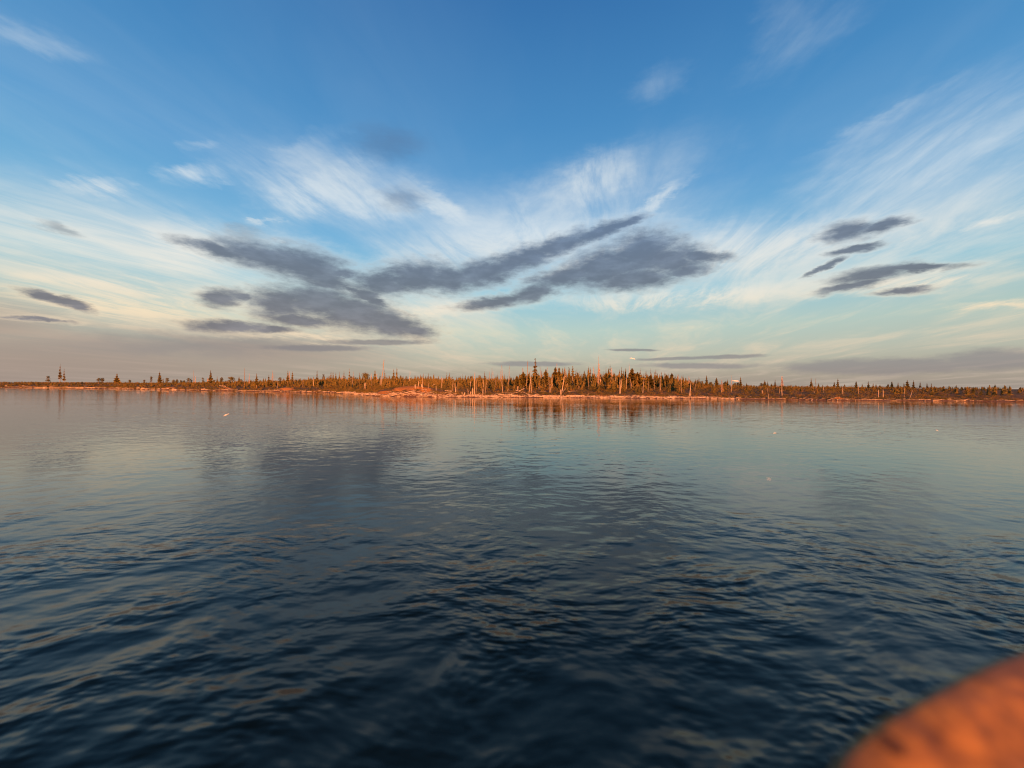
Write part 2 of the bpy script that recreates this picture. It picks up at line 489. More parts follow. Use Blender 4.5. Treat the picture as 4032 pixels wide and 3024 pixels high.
open_w = n.smooth(sp.outputs[1], 11.0, 3.0, 0.05, 1.0)      # sheltered water under the far bank, ruffled by the boat on this side
open_l = n.smooth(sp.outputs[1], 13.0, 3.0, 0.22, 1.0)
n.put(b.inputs['Roughness'], n.smooth(sp.outputs[1], 18.0, 4.0, 0.03, 0.22))
h = n.math('ADD', n.math('MULTIPLY', n.math('MULTIPLY', a1, n.smooth(gust, 0.32, 0.68, 0.02, 0.19)), open_w), n.math('MULTIPLY', n.math('ADD', n.math('MULTIPLY', a2, 0.115), n.math('MULTIPLY', a3, n.smooth(sp.outputs[1], 20.0, 45.0, 0.05, 0.10))), open_l))
bn = n.node('ShaderNodeBump')
bn.inputs['Distance'].default_value = 1.0
n.put(bn.inputs['Strength'], calm)
n.put(bn.inputs['Height'], h)
n.put(b.inputs['Normal'], bn.outputs[0])
q = MB()
wx = axis([(-6000, -600, 600), (-600, 600, 60), (600, 6000, 600)])
wy = axis([(-3000, -300, 300), (-300, 480, 39)])
for y in wy:
    for x in wx:
        q.v.append((x, y, 0.0))
for j in range(len(wy) - 1):
    for i in range(len(wx) - 1):
        a = j * len(wx) + i
        q.f.append((a, a + 1, a + len(wx) + 1, a + len(wx)))
water = q.build('water', wm)
water['kind'] = 'structure'

# ---------------------------------------------------------------- trees and driftwood, in metres on the bank
# kind, x, y, height, width, lean of the top, label
GLINTS = [  # streaks hung in the air in place of window glints
    ((2.346, 7.5, 3.561), 0.1189, -0.175, 'in pale sky high over the grove'),
    ((4.359, 7.5, 3.134), 0.1486, -0.105, 'longest in the sky, at the treetops by the scrub spruce'),
    ((-5.571, 7.5, 2.407), 0.1238, 0.436, 'slanting, alone above the water off the far spit'),
    ((5.125, 7.5, 2.125), 0.0743, 0.087, 'over the water below the red pagoda tree'),
    ((8.293, 7.5, 2.196), 0.0644, -0.436, 'slanting, over the water off the low forest'),
    ((1.579, 2.36, 2.443), 0.0234, -0.087, 'lowest over the water, level with the cloud reflection'),
]
TREES = [
    ('B', -372.98, 309.25, 5.61, 3.27, 0.0, 'wide round-crowned tree at the empty end before the tall thin spire'),
    ('S', -360.93, 307.0, 15.65, 2.23, 0.0, 'tallest thin spire spruce standing alone on the bare far spit'),
    ('S', -356.82, 306.25, 12.43, 1.62, 0.0, 'thin spire-like spruce between the tall thin spire and the broad lone spruce'),
    ('B', -292.96, 262.0, 1.55, 1.56, 0.0, 'small round-crowned tree between the tall thin spire and the broad lone spruce'),
    ('B', -276.06, 256.75, 4.39, 2.37, 0.0, 'wide round-crowned tree, first past the tall thin spire toward the broad lone spruce'),
    ('B', -275.12, 258.25, 4.4, 2.9, 0.0, 'wide round-crowned tree, second past the tall thin spire toward the broad lone spruce'),
    ('S', -306.01, 297.75, 8.21, 4.13, 0.0, 'broad dark lone spruce with wide skirts on the far spit'),
    ('B', -291.44, 293.0, 2.71, 2.32, 0.0, 'small round-crowned tree, first past the broad lone spruce toward the pointed spruce'),
    ('B', -270.89, 283.25, 2.99, 1.87, 0.0, 'small round-crowned tree, second past the broad lone spruce toward the pointed spruce'),
    ('B', -276.41, 294.5, 5.98, 2.33, 0.0, 'small round-crowned tree, third past the broad lone spruce toward the pointed spruce'),
    ('S', -218.86, 238.75, 8.34, 2.21, 0.0, 'sharply pointed dark spruce where the far spit turns scrubby'),
    ('B', -223.69, 246.5, 3.73, 1.47, 0.0, 'small round-crowned tree, first past the pointed spruce toward the spire with a skirt'),
    ('B', -215.26, 240.0, 4.28, 2.38, 0.0, 'wide round-crowned tree, first past the pointed spruce toward the spire with a skirt'),
    ('B', -239.25, 271.75, 3.23, 2.51, 0.0, 'wide round-crowned tree, second past the pointed spruce toward the spire with a skirt'),
    ('B', -230.64, 264.75, 3.32, 2.62, 0.0, 'wide round-crowned tree, third past the pointed spruce toward the spire with a skirt'),
    ('B', -228.02, 264.75, 2.8, 1.92, 0.0, 'small round-crowned tree, second past the pointed spruce toward the spire with a skirt'),
    ('B', -230.65, 270.5, 2.5, 2.32, 0.0, 'small round-crowned tree, third past the pointed spruce toward the spire with a skirt'),
    ('B', -236.45, 281.0, 4.44, 2.6, 0.0, 'wide round-crowned tree, fourth past the pointed spruce toward the spire with a skirt'),
    ('B', -226.45, 271.25, 3.93, 1.97, 0.0, 'small round-crowned tree, fourth past the pointed spruce toward the spire with a skirt'),
    ('D', -191.32, 231.0, 8.23, 0.46, 0.0, 'bare dead trunk between the pointed spruce and the spire with a skirt'),
    ('K', -225.26, 273.5, 5.77, 1.08, 0.0, 'reddish twiggy dead tree, first past the pointed spruce toward the spire with a skirt'),
    ('B', -221.45, 275.5, 4.65, 2.18, 0.0, 'small round-crowned tree, fifth past the pointed spruce toward the spire with a skirt'),
    ('K', -215.81, 272.75, 4.73, 1.62, 0.0, 'reddish twiggy dead tree, second past the pointed spruce toward the spire with a skirt'),
    ('S', -170.71, 217.75, 8.62, 2.3, 0.0, 'thin-topped spruce with a full low skirt above the low brown scrub'),
    ('B', -208.4, 269.0, 2.84, 2.13, 0.0, 'small round-crowned tree, first past the spire with a skirt toward the umbrella birch'),
    ('S', -205.13, 267.5, 5.8, 1.59, 0.0, 'slim dark spruce between the spire with a skirt and the umbrella birch'),
    ('B', -200.42, 265.25, 4.86, 3.33, 0.0, 'wide round-crowned tree between the spire with a skirt and the umbrella birch'),
    ('B', -195.58, 262.75, 2.36, 1.91, 0.0, 'small round-crowned tree, second past the spire with a skirt toward the umbrella birch'),
    ('B', -192.04, 261.0, 3.09, 2.24, 0.0, 'small round-crowned tree, third past the spire with a skirt toward the umbrella birch'),
    ('B', -171.53, 235.25, 4.64, 3.57, 0.0, 'umbrella-shaped tree with a pale trunk above the brown scrub'),
    ('S', -181.94, 256.25, 5.58, 1.52, 0.0, 'slim dark spruce between the umbrella birch and the tall bare pole'),
    ('B', -179.71, 255.25, 3.54, 2.02, 0.0, 'small round-crowned tree between the umbrella birch and the tall bare pole'),
    ('D', -149.46, 214.5, 9.21, 0.57, 0.28, 'tall thin bare pole rising far above the low scrub'),
    ('K', -138.08, 202.0, 6.79, 0.8, 0.0, 'reddish twiggy dead tree between the tall bare pole and the pale-stemmed spruce'),
    ('S', -118.91, 179.0, 7.09, 1.77, 0.0, 'dark spruce whose long pale stem reaches down to the beach scrub'),
    ('S', -159.87, 247.25, 4.23, 1.31, 0.0, 'thin spire-like spruce, first past the pale-stemmed spruce toward the double spire'),
    ('S', -158.09, 246.5, 4.01, 1.3, 0.0, 'thin spire-like spruce, second past the pale-stemmed spruce toward the double spire'),
    ('S', -119.89, 189.5, 5.99, 1.38, 0.0, 'slim dark spruce, first past the pale-stemmed spruce toward the double spire'),
    ('K', -152.61, 244.25, 9.29, 1.29, 0.65, 'reddish twiggy dead tree between the pale-stemmed spruce and the double spire'),
    ('D', -123.59, 199.5, 5.79, 0.4, 0.0, 'bare dead trunk between the pale-stemmed spruce and the double spire'),
    ('D', -108.31, 177.5, 3.51, 0.35, 0.0, 'short bare dead trunk between the pale-stemmed spruce and the double spire'),
    ('B', -125.11, 207.25, 4.38, 1.92, 0.0, 'wide round-crowned tree between the pale-stemmed spruce and the double spire'),
    ('S', -142.65, 240.25, 4.34, 1.43, 0.0, 'slim dark spruce, second past the pale-stemmed spruce toward the double spire'),
    ('S', -119.55, 205.0, 7.99, 1.76, 0.0, 'taller of two spires standing tight together over the scrub'),
    ('K', -138.0, 238.25, 8.58, 1.26, 0.0, 'reddish twiggy dead tree, first past the double spire toward the dark full spruce'),
    ('S', -118.4, 207.25, 7.53, 1.23, 0.0, 'slim dark spruce between the double spire and the dark full spruce'),
    ('D', -111.76, 197.0, 2.6, 0.39, 0.0, 'short bare dead trunk, first past the double spire toward the dark full spruce'),
    ('D', -97.97, 180.25, 3.09, 0.48, 0.0, 'short bare dead trunk, second past the double spire toward the dark full spruce'),
    ('K', -106.2, 200.5, 4.76, 0.79, 0.0, 'reddish twiggy dead tree, second past the double spire toward the dark full spruce'),
    ('S', -122.14, 231.75, 4.04, 1.07, 0.0, 'thin spire-like spruce between the double spire and the dark full spruce'),
    ('D', -95.67, 185.25, 3.78, 0.37, 0.0, 'short bare dead trunk, third past the double spire toward the dark full spruce'),
    ('S', -92.31, 182.0, 7.92, 1.8, 0.0, 'full dark spruce at the edge of the thicker wood'),
    ('D', -99.5, 202.5, 3.6, 0.4, 0.0, 'short bare dead trunk between the dark full spruce and the ragged spire'),
    ('B', -111.51, 227.5, 6.66, 2.1, 0.0, 'wide round-crowned tree between the dark full spruce and the ragged spire'),
    ('S', -108.08, 226.0, 5.63, 1.19, 0.0, 'thin spire-like spruce, first past the dark full spruce toward the ragged spire'),
    ('S', -106.08, 225.25, 8.07, 1.64, 0.0, 'slim dark spruce, first past the dark full spruce toward the ragged spire'),
    ('S', -104.55, 224.5, 8.06, 1.19, 0.0, 'thin spire-like spruce, second past the dark full spruce toward the ragged spire'),
    ('S', -102.56, 223.75, 7.35, 1.77, 0.0, 'full pointed spruce, first past the dark full spruce toward the ragged spire'),
    ('S', -100.05, 222.75, 7.98, 1.47, 0.0, 'slim dark spruce, second past the dark full spruce toward the ragged spire'),
    ('K', -98.09, 222.0, 6.18, 1.03, 0.0, 'reddish twiggy dead tree between the dark full spruce and the ragged spire'),
    ('S', -96.85, 221.5, 8.51, 1.76, 0.0, 'full pointed spruce, second past the dark full spruce toward the ragged spire'),
    ('S', -93.04, 219.75, 9.78, 1.16, 0.0, 'ragged lumpy thin spire beside a small round tree'),
    ('D', -72.56, 172.75, 2.04, 0.46, 0.0, 'short bare dead trunk between the ragged spire and the broad flat tree'),
    ('B', -75.38, 179.75, 4.75, 1.54, 0.0, 'small round-crowned tree between the ragged spire and the broad flat tree'),
    ('D', -65.21, 157.25, 6.96, 0.42, 0.21, 'tall bare dead trunk between the ragged spire and the broad flat tree'),
    ('S', -86.15, 217.0, 7.47, 1.15, 0.0, 'thin spire-like spruce, first past the ragged spire toward the broad flat tree'),
    ('P', -54.96, 143.75, 2.28, 0.66, 0.0, 'broken pale stump between the ragged spire and the broad flat tree'),
    ('S', -82.21, 215.25, 8.01, 0.85, 0.0, 'thin spire-like spruce, second past the ragged spire toward the broad flat tree'),
    ('B', -81.89, 215.25, 6.75, 4.55, 0.0, 'broad flat-topped green tree behind a bright broken trunk'),
    ('K', -78.36, 213.75, 7.16, 1.13, 0.0, 'reddish twiggy dead tree, first past the broad flat tree toward the great pink snag'),
    ('D', -56.25, 153.75, 2.54, 0.3, 0.0, 'short bare dead trunk between the broad flat tree and the great pink snag'),
    ('S', -67.67, 189.75, 8.02, 1.63, 0.0, 'full pointed spruce between the broad flat tree and the great pink snag'),
    ('K', -74.72, 212.25, 6.54, 1.4, 0.0, 'reddish twiggy dead tree, second past the broad flat tree toward the great pink snag'),
    ('S', -72.56, 211.25, 7.33, 1.12, 0.0, 'thin spire-like spruce between the broad flat tree and the great pink snag'),
    ('D', -52.52, 153.25, 3.53, 0.51, 0.0, 'bare dead trunk between the broad flat tree and the great pink snag'),
    ('D', -51.44, 151.25, 10.5, 0.6, 1.0, 'tallest bleached snag leaning over the orange sand bank'),
    ('S', -69.19, 208.25, 8.97, 1.38, 0.0, 'slim dark spruce, first past the great pink snag toward the slender dark spire'),
    ('S', -67.95, 207.0, 6.75, 1.23, 0.0, 'slim dark spruce, second past the great pink snag toward the slender dark spire'),
    ('S', -66.16, 205.25, 5.59, 1.22, 0.0, 'slim dark spruce, third past the great pink snag toward the slender dark spire'),
    ('P', -54.82, 171.5, 2.68, 0.57, 0.0, 'broken pale stump between the great pink snag and the slender dark spire'),
    ('D', -52.67, 168.25, 3.27, 0.56, 0.0, 'short bare dead trunk between the great pink snag and the slender dark spire'),
    ('S', -61.87, 201.0, 8.99, 2.12, 0.0, 'full pointed spruce between the great pink snag and the slender dark spire'),
    ('S', -40.7, 135.75, 7.17, 1.08, 0.0, 'slender dark spire on top of the orange sand bank'),
    ('B', -56.04, 193.25, 5.3, 1.28, 0.0, 'small round-crowned tree, first past the slender dark spire toward the narrow spire'),
    ('B', -53.84, 190.0, 4.82, 1.13, 0.0, 'small round-crowned tree, second past the slender dark spire toward the narrow spire'),
    ('P', -38.14, 135.25, 0.71, 0.36, 0.0, 'broken pale stump, first past the slender dark spire toward the narrow spire'),
    ('B', -51.11, 186.0, 4.67, 1.72, 0.0, 'wide round-crowned tree between the slender dark spire and the narrow spire'),
    ('P', -40.39, 150.25, 2.78, 0.4, 0.0, 'broken pale stump, second past the slender dark spire toward the narrow spire'),
    ('D', -39.89, 149.5, 5.62, 0.3, 0.2, 'bare dead trunk, first past the slender dark spire toward the narrow spire'),
    ('P', -26.65, 106.5, 1.12, 0.42, -0.21, 'broken pale stump, third past the slender dark spire toward the narrow spire'),
    ('D', -26.09, 106.5, 1.97, 0.21, 0.28, 'leaning short bare dead trunk between the slender dark spire and the narrow spire'),
    ('S', -40.65, 170.5, 5.09, 0.9, 0.0, 'thin spire-like spruce, first past the slender dark spire toward the narrow spire'),
    ('P', -25.21, 107.25, 0.83, 0.28, 0.0, 'broken pale stump, fourth past the slender dark spire toward the narrow spire'),
    ('S', -39.46, 168.75, 4.57, 0.67, 0.0, 'thin spire-like spruce, second past the slender dark spire toward the narrow spire'),
    ('D', -24.75, 106.5, 2.9, 0.28, 0.0, 'bare dead trunk, second past the slender dark spire toward the narrow spire'),
    ('S', -38.61, 167.5, 5.44, 1.22, 0.0, 'slim dark spruce between the slender dark spire and the narrow spire'),
    ('S', -36.13, 165.75, 5.57, 0.88, 0.0, 'narrow pin-like spire just past the end of the sand bank'),
    ('D', -23.13, 106.5, 1.37, 0.21, 0.0, 'short bare dead trunk, first past the narrow spire toward the bright short post'),
    ('S', -33.57, 165.0, 5.35, 1.42, 0.0, 'full pointed spruce between the narrow spire and the bright short post'),
    ('D', -20.92, 106.0, 1.19, 0.28, 0.0, 'short bare dead trunk, second past the narrow spire toward the bright short post'),
    ('P', -20.19, 110.0, 0.86, 0.29, 0.0, 'broken pale stump between the narrow spire and the bright short post'),
    ('D', -22.08, 120.75, 3.66, 0.24, 0.0, 'bare dead trunk, first past the narrow spire toward the bright short post'),
    ('K', -26.59, 147.5, 3.3, 0.58, 0.0, 'reddish twiggy dead tree between the narrow spire and the bright short post'),
    ('S', -27.72, 163.25, 5.82, 0.97, 0.0, 'slim dark spruce, first past the narrow spire toward the bright short post'),
    ('S', -26.45, 162.75, 5.74, 1.07, 0.0, 'slim dark spruce, second past the narrow spire toward the bright short post'),
    ('D', -16.72, 108.75, 3.14, 0.22, 0.0, 'bare dead trunk, second past the narrow spire toward the bright short post'),
    ('D', -15.41, 105.25, 2.62, 0.35, -0.21, 'bright sunlit broken post standing in scrub by the water'),
    ('D', -15.32, 106.5, 2.16, 0.21, 0.14, 'short bare dead trunk, first past the bright short post toward the capped pole'),
    ('S', -21.63, 161.25, 4.09, 0.75, 0.0, 'thin spire-like spruce, first past the bright short post toward the capped pole'),
    ('P', -13.67, 105.25, 0.59, 0.28, 0.0, 'broken pale stump, first past the bright short post toward the capped pole'),
    ('S', -20.67, 161.25, 4.85, 0.75, 0.0, 'thin spire-like spruce, second past the bright short post toward the capped pole'),
    ('P', -13.03, 104.0, 0.81, 0.34, 0.27, 'broken pale stump, second past the bright short post toward the capped pole'),
    ('D', -17.66, 141.5, 2.56, 0.37, 0.0, 'short bare dead trunk, second past the bright short post toward the capped pole'),
    ('D', -16.35, 141.5, 2.0, 0.28, 0.0, 'short bare dead trunk, third past the bright short post toward the capped pole'),
    ('F', -11.96, 104.25, 1.85, 0.34, -0.21, 'forked pale dead stick between the bright short post and the capped pole'),
    ('D', -12.88, 119.75, 2.37, 0.24, 0.0, 'short bare dead trunk, fourth past the bright short post toward the capped pole'),
    ('P', -11.27, 105.5, 0.8, 0.28, 0.0, 'broken pale stump, third past the bright short post toward the capped pole'),
    ('B', -17.08, 161.5, 4.4, 1.6, 0.0, 'wide round-crowned tree between the bright short post and the capped pole'),
    ('P', -10.65, 104.25, 1.88, 0.34, 0.0, 'broken pale stump, fourth past the bright short post toward the capped pole'),
    ('D', -10.17, 104.25, 5.9, 0.34, 0.07, 'tall bare pole with a small dark cap of branches by the water'),
    ('S', -15.69, 161.5, 5.54, 0.85, 0.0, 'thin spire-like spruce, first past the capped pole toward the pink trio'),
    ('D', -9.87, 104.75, 4.46, 0.28, 0.35, 'leaning tall bare dead trunk between the capped pole and the pink trio'),
    ('S', -13.36, 161.75, 4.68, 0.53, 0.0, 'thin spire-like spruce, second past the capped pole toward the pink trio'),
    ('P', -8.05, 106.25, 1.73, 0.35, 0.0, 'broken pale stump between the capped pole and the pink trio'),
    ('D', -9.19, 123.25, 2.76, 0.33, 0.0, 'bare dead trunk between the capped pole and the pink trio'),
    ('S', -11.57, 162.0, 6.4, 0.96, 0.0, 'slim dark spruce between the capped pole and the pink trio'),
    ('D', -7.54, 107.0, 3.43, 0.35, 0.42, 'leaning bare dead trunk between the capped pole and the pink trio'),
    ('D', -8.36, 142.25, 5.39, 0.38, -0.09, 'first pink snag of a tight trio above the driftwood'),
    ('D', -7.52, 142.25, 6.79, 0.38, 0.09, 'tall bare dead trunk between the pink trio and the gold snag'),
    ('D', -7.05, 142.25, 5.68, 0.28, 0.0, 'bare dead trunk between the pink trio and the gold snag'),
    ('D', -5.54, 129.25, 2.47, 0.34, 0.0, 'short bare dead trunk, first past the pink trio toward the gold snag'),
    ('D', -5.55, 142.5, 2.09, 0.28, 0.0, 'short bare dead trunk, second past the pink trio toward the gold snag'),
    ('S', -6.02, 162.5, 5.42, 0.64, 0.0, 'thin spire-like spruce between the pink trio and the gold snag'),
    ('K', -4.73, 162.5, 7.32, 0.97, 0.0, 'reddish twiggy dead tree between the pink trio and the gold snag'),
    ('D', -2.74, 109.75, 7.79, 0.43, -0.22, 'tall gold-lit snag rising straight from the driftwood pile'),
    ('S', -3.34, 162.75, 5.2, 1.29, 0.0, 'full pointed spruce between the gold snag and the rounded thicket tree'),
    ('S', -2.05, 162.75, 4.27, 0.64, 0.0, 'thin spire-like spruce, first past the gold snag toward the rounded thicket tree'),
    ('P', -1.32, 112.75, 0.93, 0.22, 0.22, 'broken pale stump, first past the gold snag toward the rounded thicket tree'),
    ('D', -1.13, 132.0, 7.22, 0.35, 0.17, 'tall bare dead trunk between the gold snag and the rounded thicket tree'),
    ('S', 0.43, 163.0, 3.86, 0.54, 0.0, 'thin spire-like spruce, second past the gold snag toward the rounded thicket tree'),
    ('C', 1.59, 126.0, 4.24, 1.83, 0.0, 'broad dense conifer between the gold snag and the rounded thicket tree'),
    ('D', 2.18, 143.25, 1.9, 0.28, 0.0, 'short bare dead trunk between the gold snag and the rounded thicket tree'),
    ('P', 1.78, 116.25, 1.37, 0.31, 0.0, 'broken pale stump, second past the gold snag toward the rounded thicket tree'),
    ('K', 4.52, 163.5, 7.99, 1.51, 0.0, 'reddish twiggy dead tree between the gold snag and the rounded thicket tree'),
    ('C', 3.74, 128.5, 5.59, 2.55, 0.0, 'wide rounded tree at the near edge of the sunlit grove'),
    ('D', 4.75, 126.0, 8.8, 0.42, 0.33, 'tall copper snag with a hooked branch near its top'),
    ('C', 5.55, 131.0, 4.84, 1.21, 0.0, 'dense bushy conifer between the hooked snag and the tallest spruce'),
    ('D', 4.72, 109.5, 5.04, 0.29, 0.65, 'leaning tall bare dead trunk between the hooked snag and the tallest spruce'),
    ('D', 5.54, 110.0, 7.47, 0.36, -0.15, 'tall bare dead trunk between the hooked snag and the tallest spruce'),
    ('D', 6.96, 133.25, 2.18, 0.26, 0.0, 'short bare dead trunk between the hooked snag and the tallest spruce'),
    ('T', 8.17, 135.75, 10.31, 2.24, 0.0, 'tallest living spruce with ragged separate tiers in the grove'),
    ('D', 9.41, 143.75, 1.68, 0.28, 0.0, 'short bare dead trunk, first past the tallest spruce toward the copper cone'),
    ('C', 9.16, 132.0, 5.04, 1.05, 0.0, 'dense bushy conifer between the tallest spruce and the copper cone'),
    ('P', 8.78, 121.75, 0.95, 0.4, -0.32, 'broken pale stump, first past the tallest spruce toward the copper cone'),
    ('D', 10.64, 143.75, 7.4, 0.47, -0.19, 'tall bare dead trunk between the tallest spruce and the copper cone'),
    ('P', 10.31, 130.0, 1.02, 0.43, 0.0, 'broken pale stump, second past the tallest spruce toward the copper cone'),
    ('D', 11.89, 140.5, 2.04, 0.37, 0.0, 'short bare dead trunk, second past the tallest spruce toward the copper cone'),
    ('C', 11.34, 129.0, 6.47, 2.04, 0.0, 'dense cone of copper green foliage between bare poles'),
    ('D', 12.04, 132.0, 6.97, 0.35, 0.0, 'tall bare dead trunk, first past the copper cone toward the leaning shore pole'),
    ('D', 10.94, 111.75, 4.86, 0.37, -0.37, 'leaning tall bare dead trunk between the copper cone and the leaning shore pole'),
    ('D', 11.44, 113.75, 4.79, 0.3, 0.23, 'tall bare dead trunk, second past the copper cone toward the leaning shore pole'),
    ('D', 13.35, 127.0, 3.68, 0.5, 0.0, 'bare dead trunk, first past the copper cone toward the leaning shore pole'),
    ('D', 15.24, 143.25, 1.8, 0.38, 0.0, 'short bare dead trunk between the copper cone and the leaning shore pole'),
    ('C', 14.66, 130.5, 7.32, 1.9, 0.0, 'broad dense conifer, first past the copper cone toward the leaning shore pole'),
    ('D', 16.54, 142.25, 8.55, 0.38, 0.0, 'tall bare dead trunk, third past the copper cone toward the leaning shore pole'),
    ('C', 15.99, 130.75, 7.07, 1.9, 0.0, 'broad dense conifer, second past the copper cone toward the leaning shore pole'),
    ('D', 16.55, 133.25, 4.12, 0.35, 0.0, 'bare dead trunk, second past the copper cone toward the leaning shore pole'),
    ('P', 13.68, 107.75, 1.61, 0.43, 0.0, 'broken pale stump between the copper cone and the leaning shore pole'),
    ('D', 14.72, 113.0, 4.62, 0.45, 0.52, 'pale leaning pole rising beside a crossed stick at the waterline'),
    ('S', 21.55, 164.0, 7.18, 1.08, 0.0, 'slim dark spruce, first past the leaning shore pole toward the tufted spruce'),
    ('D', 19.59, 144.0, 7.11, 0.29, 0.0, 'bare dead trunk, first past the leaning shore pole toward the tufted spruce'),
    ('K', 22.96, 164.0, 7.54, 0.97, 0.0, 'reddish twiggy dead tree between the leaning shore pole and the tufted spruce'),
    ('P', 18.44, 128.0, 1.68, 0.51, 0.0, 'broken pale stump between the leaning shore pole and the tufted spruce'),
    ('S', 24.05, 164.0, 8.51, 1.19, 0.0, 'slim dark spruce, second past the leaning shore pole toward the tufted spruce'),
    ('C', 20.02, 135.25, 4.91, 1.25, 0.0, 'dense bushy conifer, first past the leaning shore pole toward the tufted spruce'),
    ('C', 24.37, 159.0, 4.62, 1.68, 0.0, 'dense bushy conifer, second past the leaning shore pole toward the tufted spruce'),
    ('D', 22.64, 144.0, 4.01, 0.57, 0.0, 'bare dead trunk, second past the leaning shore pole toward the tufted spruce'),
    ('T', 25.88, 164.0, 8.97, 1.95, 0.0, 'tufted spruce carried on a bright bare stem'),
    ('C', 26.37, 162.25, 4.5, 1.5, 0.0, 'dense bushy conifer between the tufted spruce and the twin copper cones'),
    ('S', 26.97, 164.0, 6.88, 0.97, 0.0, 'slim dark spruce, first past the tufted spruce toward the twin copper cones'),
    ('S', 27.62, 164.0, 7.88, 0.87, 0.0, 'thin spire-like spruce between the tufted spruce and the twin copper cones'),
    ('F', 21.9, 126.0, 1.08, 0.33, 0.0, 'forked pale dead stick between the tufted spruce and the twin copper cones'),
    ('S', 28.92, 164.0, 7.1, 1.08, 0.0, 'slim dark spruce, second past the tufted spruce toward the twin copper cones'),
    ('S', 30.11, 164.0, 5.37, 0.97, 0.0, 'slim dark spruce, third past the tufted spruce toward the twin copper cones'),
    ('S', 31.09, 164.0, 5.19, 0.97, 0.0, 'slim dark spruce, fourth past the tufted spruce toward the twin copper cones'),
    ('S', 32.56, 163.75, 8.85, 1.73, 0.0, 'full pointed spruce between the tufted spruce and the twin copper cones'),
    ('D', 25.54, 128.0, 3.29, 0.34, 0.0, 'bare dead trunk between the tufted spruce and the twin copper cones'),
    ('S', 33.32, 163.75, 8.36, 1.41, 0.0, 'taller of two copper cones grown together in the grove'),
    ('D', 26.39, 128.0, 2.42, 0.34, 0.0, 'short bare dead trunk between the twin copper cones and the tallest red snag'),
    ('P', 26.68, 127.0, 1.66, 0.34, 0.0, 'broken pale stump between the twin copper cones and the tallest red snag'),
    ('K', 34.6, 163.75, 8.8, 0.97, 0.0, 'reddish twiggy dead tree, first past the twin copper cones toward the tallest red snag'),
    ('K', 35.26, 163.75, 7.63, 0.97, 0.0, 'reddish twiggy dead tree, second past the twin copper cones toward the tallest red snag'),
    ('D', 28.91, 133.0, 5.0, 0.53, 0.88, 'leaning bare dead trunk between the twin copper cones and the tallest red snag'),
    ('D', 26.5, 117.25, 10.53, 0.31, -0.15, 'tallest thin snag of all, spearing up from a red twiggy cone'),
    ('K', 28.81, 127.5, 8.41, 2.02, 0.0, 'reddish twiggy dead tree, first past the tallest red snag toward the crooked copper trunk'),
    ('S', 38.94, 163.75, 6.58, 0.97, 0.0, 'slim dark spruce between the tallest red snag and the crooked copper trunk'),
    ('D', 31.34, 129.25, 2.13, 0.34, 0.0, 'short bare dead trunk between the tallest red snag and the crooked copper trunk'),
    ('S', 40.0, 163.75, 9.11, 0.65, 0.0, 'thin spire-like spruce between the tallest red snag and the crooked copper trunk'),
    ('C', 32.08, 131.25, 5.54, 1.91, 0.0, 'broad dense conifer between the tallest red snag and the crooked copper trunk'),
    ('S', 41.74, 163.75, 9.67, 1.51, 0.0, 'full pointed spruce between the tallest red snag and the crooked copper trunk'),
    ('K', 42.4, 163.75, 8.36, 1.73, 0.0, 'reddish twiggy dead tree, second past the tallest red snag toward the crooked copper trunk'),
    ('D', 33.73, 129.25, 3.57, 0.51, -0.17, 'crooked copper trunk under a reddish pointed crown'),
    ('D', 34.49, 130.5, 3.1, 0.34, 0.0, 'bare dead trunk, first past the crooked copper trunk toward the copper arrowhead'),
    ('D', 35.43, 131.75, 3.65, 0.35, 0.0, 'bare dead trunk, second past the crooked copper trunk toward the copper arrowhead'),
    ('C', 36.99, 135.25, 4.47, 1.61, 0.0, 'dense bushy conifer between the crooked copper trunk and the copper arrowhead'),
    ('D', 31.24, 111.25, 4.1, 0.51, 0.0, 'bare dead trunk, third past the crooked copper trunk toward the copper arrowhead'),
    ('D', 34.52, 121.5, 3.44, 0.4, 0.0, 'bare dead trunk, fourth past the crooked copper trunk toward the copper arrowhead'),
    ('S', 46.47, 163.25, 8.55, 1.62, 0.0, 'copper arrowhead-shaped spruce above a thick bright trunk'),
    ('C', 38.09, 132.25, 4.01, 1.75, 0.0, 'broad dense conifer between the copper arrowhead and the dark massive tree'),
    ('S', 47.91, 163.0, 7.3, 1.29, 0.0, 'full pointed spruce between the copper arrowhead and the dark massive tree'),
    ('D', 38.57, 129.75, 4.79, 0.34, 0.0, 'bare dead trunk, first past the copper arrowhead toward the dark massive tree'),
    ('D', 43.69, 143.5, 8.53, 0.28, 0.0, 'tall bare dead trunk between the copper arrowhead and the dark massive tree'),
    ('D', 39.71, 129.25, 3.32, 0.51, 0.0, 'bare dead trunk, second past the copper arrowhead toward the dark massive tree'),
    ('D', 40.28, 130.0, 1.97, 0.52, 0.0, 'short bare dead trunk between the copper arrowhead and the dark massive tree'),
    ('C', 41.24, 132.25, 6.99, 2.62, 0.0, 'dark massive tree with a curled top in the grove'),
    ('C', 43.57, 133.5, 5.62, 3.0, 0.0, 'broad dense conifer between the dark massive tree and the square thicket'),
    ('D', 46.74, 143.25, 2.25, 0.38, 0.0, 'short bare dead trunk between the dark massive tree and the square thicket'),
    ('S', 54.03, 162.0, 8.09, 1.07, 0.0, 'slim dark spruce between the dark massive tree and the square thicket'),
    ('P', 42.29, 126.75, 1.15, 0.42, 0.0, 'broken pale stump between the dark massive tree and the square thicket'),
    ('D', 38.12, 112.25, 4.28, 0.44, 0.37, 'leaning bare dead trunk between the dark massive tree and the square thicket'),
    ('D', 40.73, 115.0, 3.25, 0.3, 0.0, 'bare dead trunk between the dark massive tree and the square thicket'),
    ('C', 47.44, 132.0, 4.52, 2.44, 0.0, 'square-topped reddish thicket beneath a thin spire'),
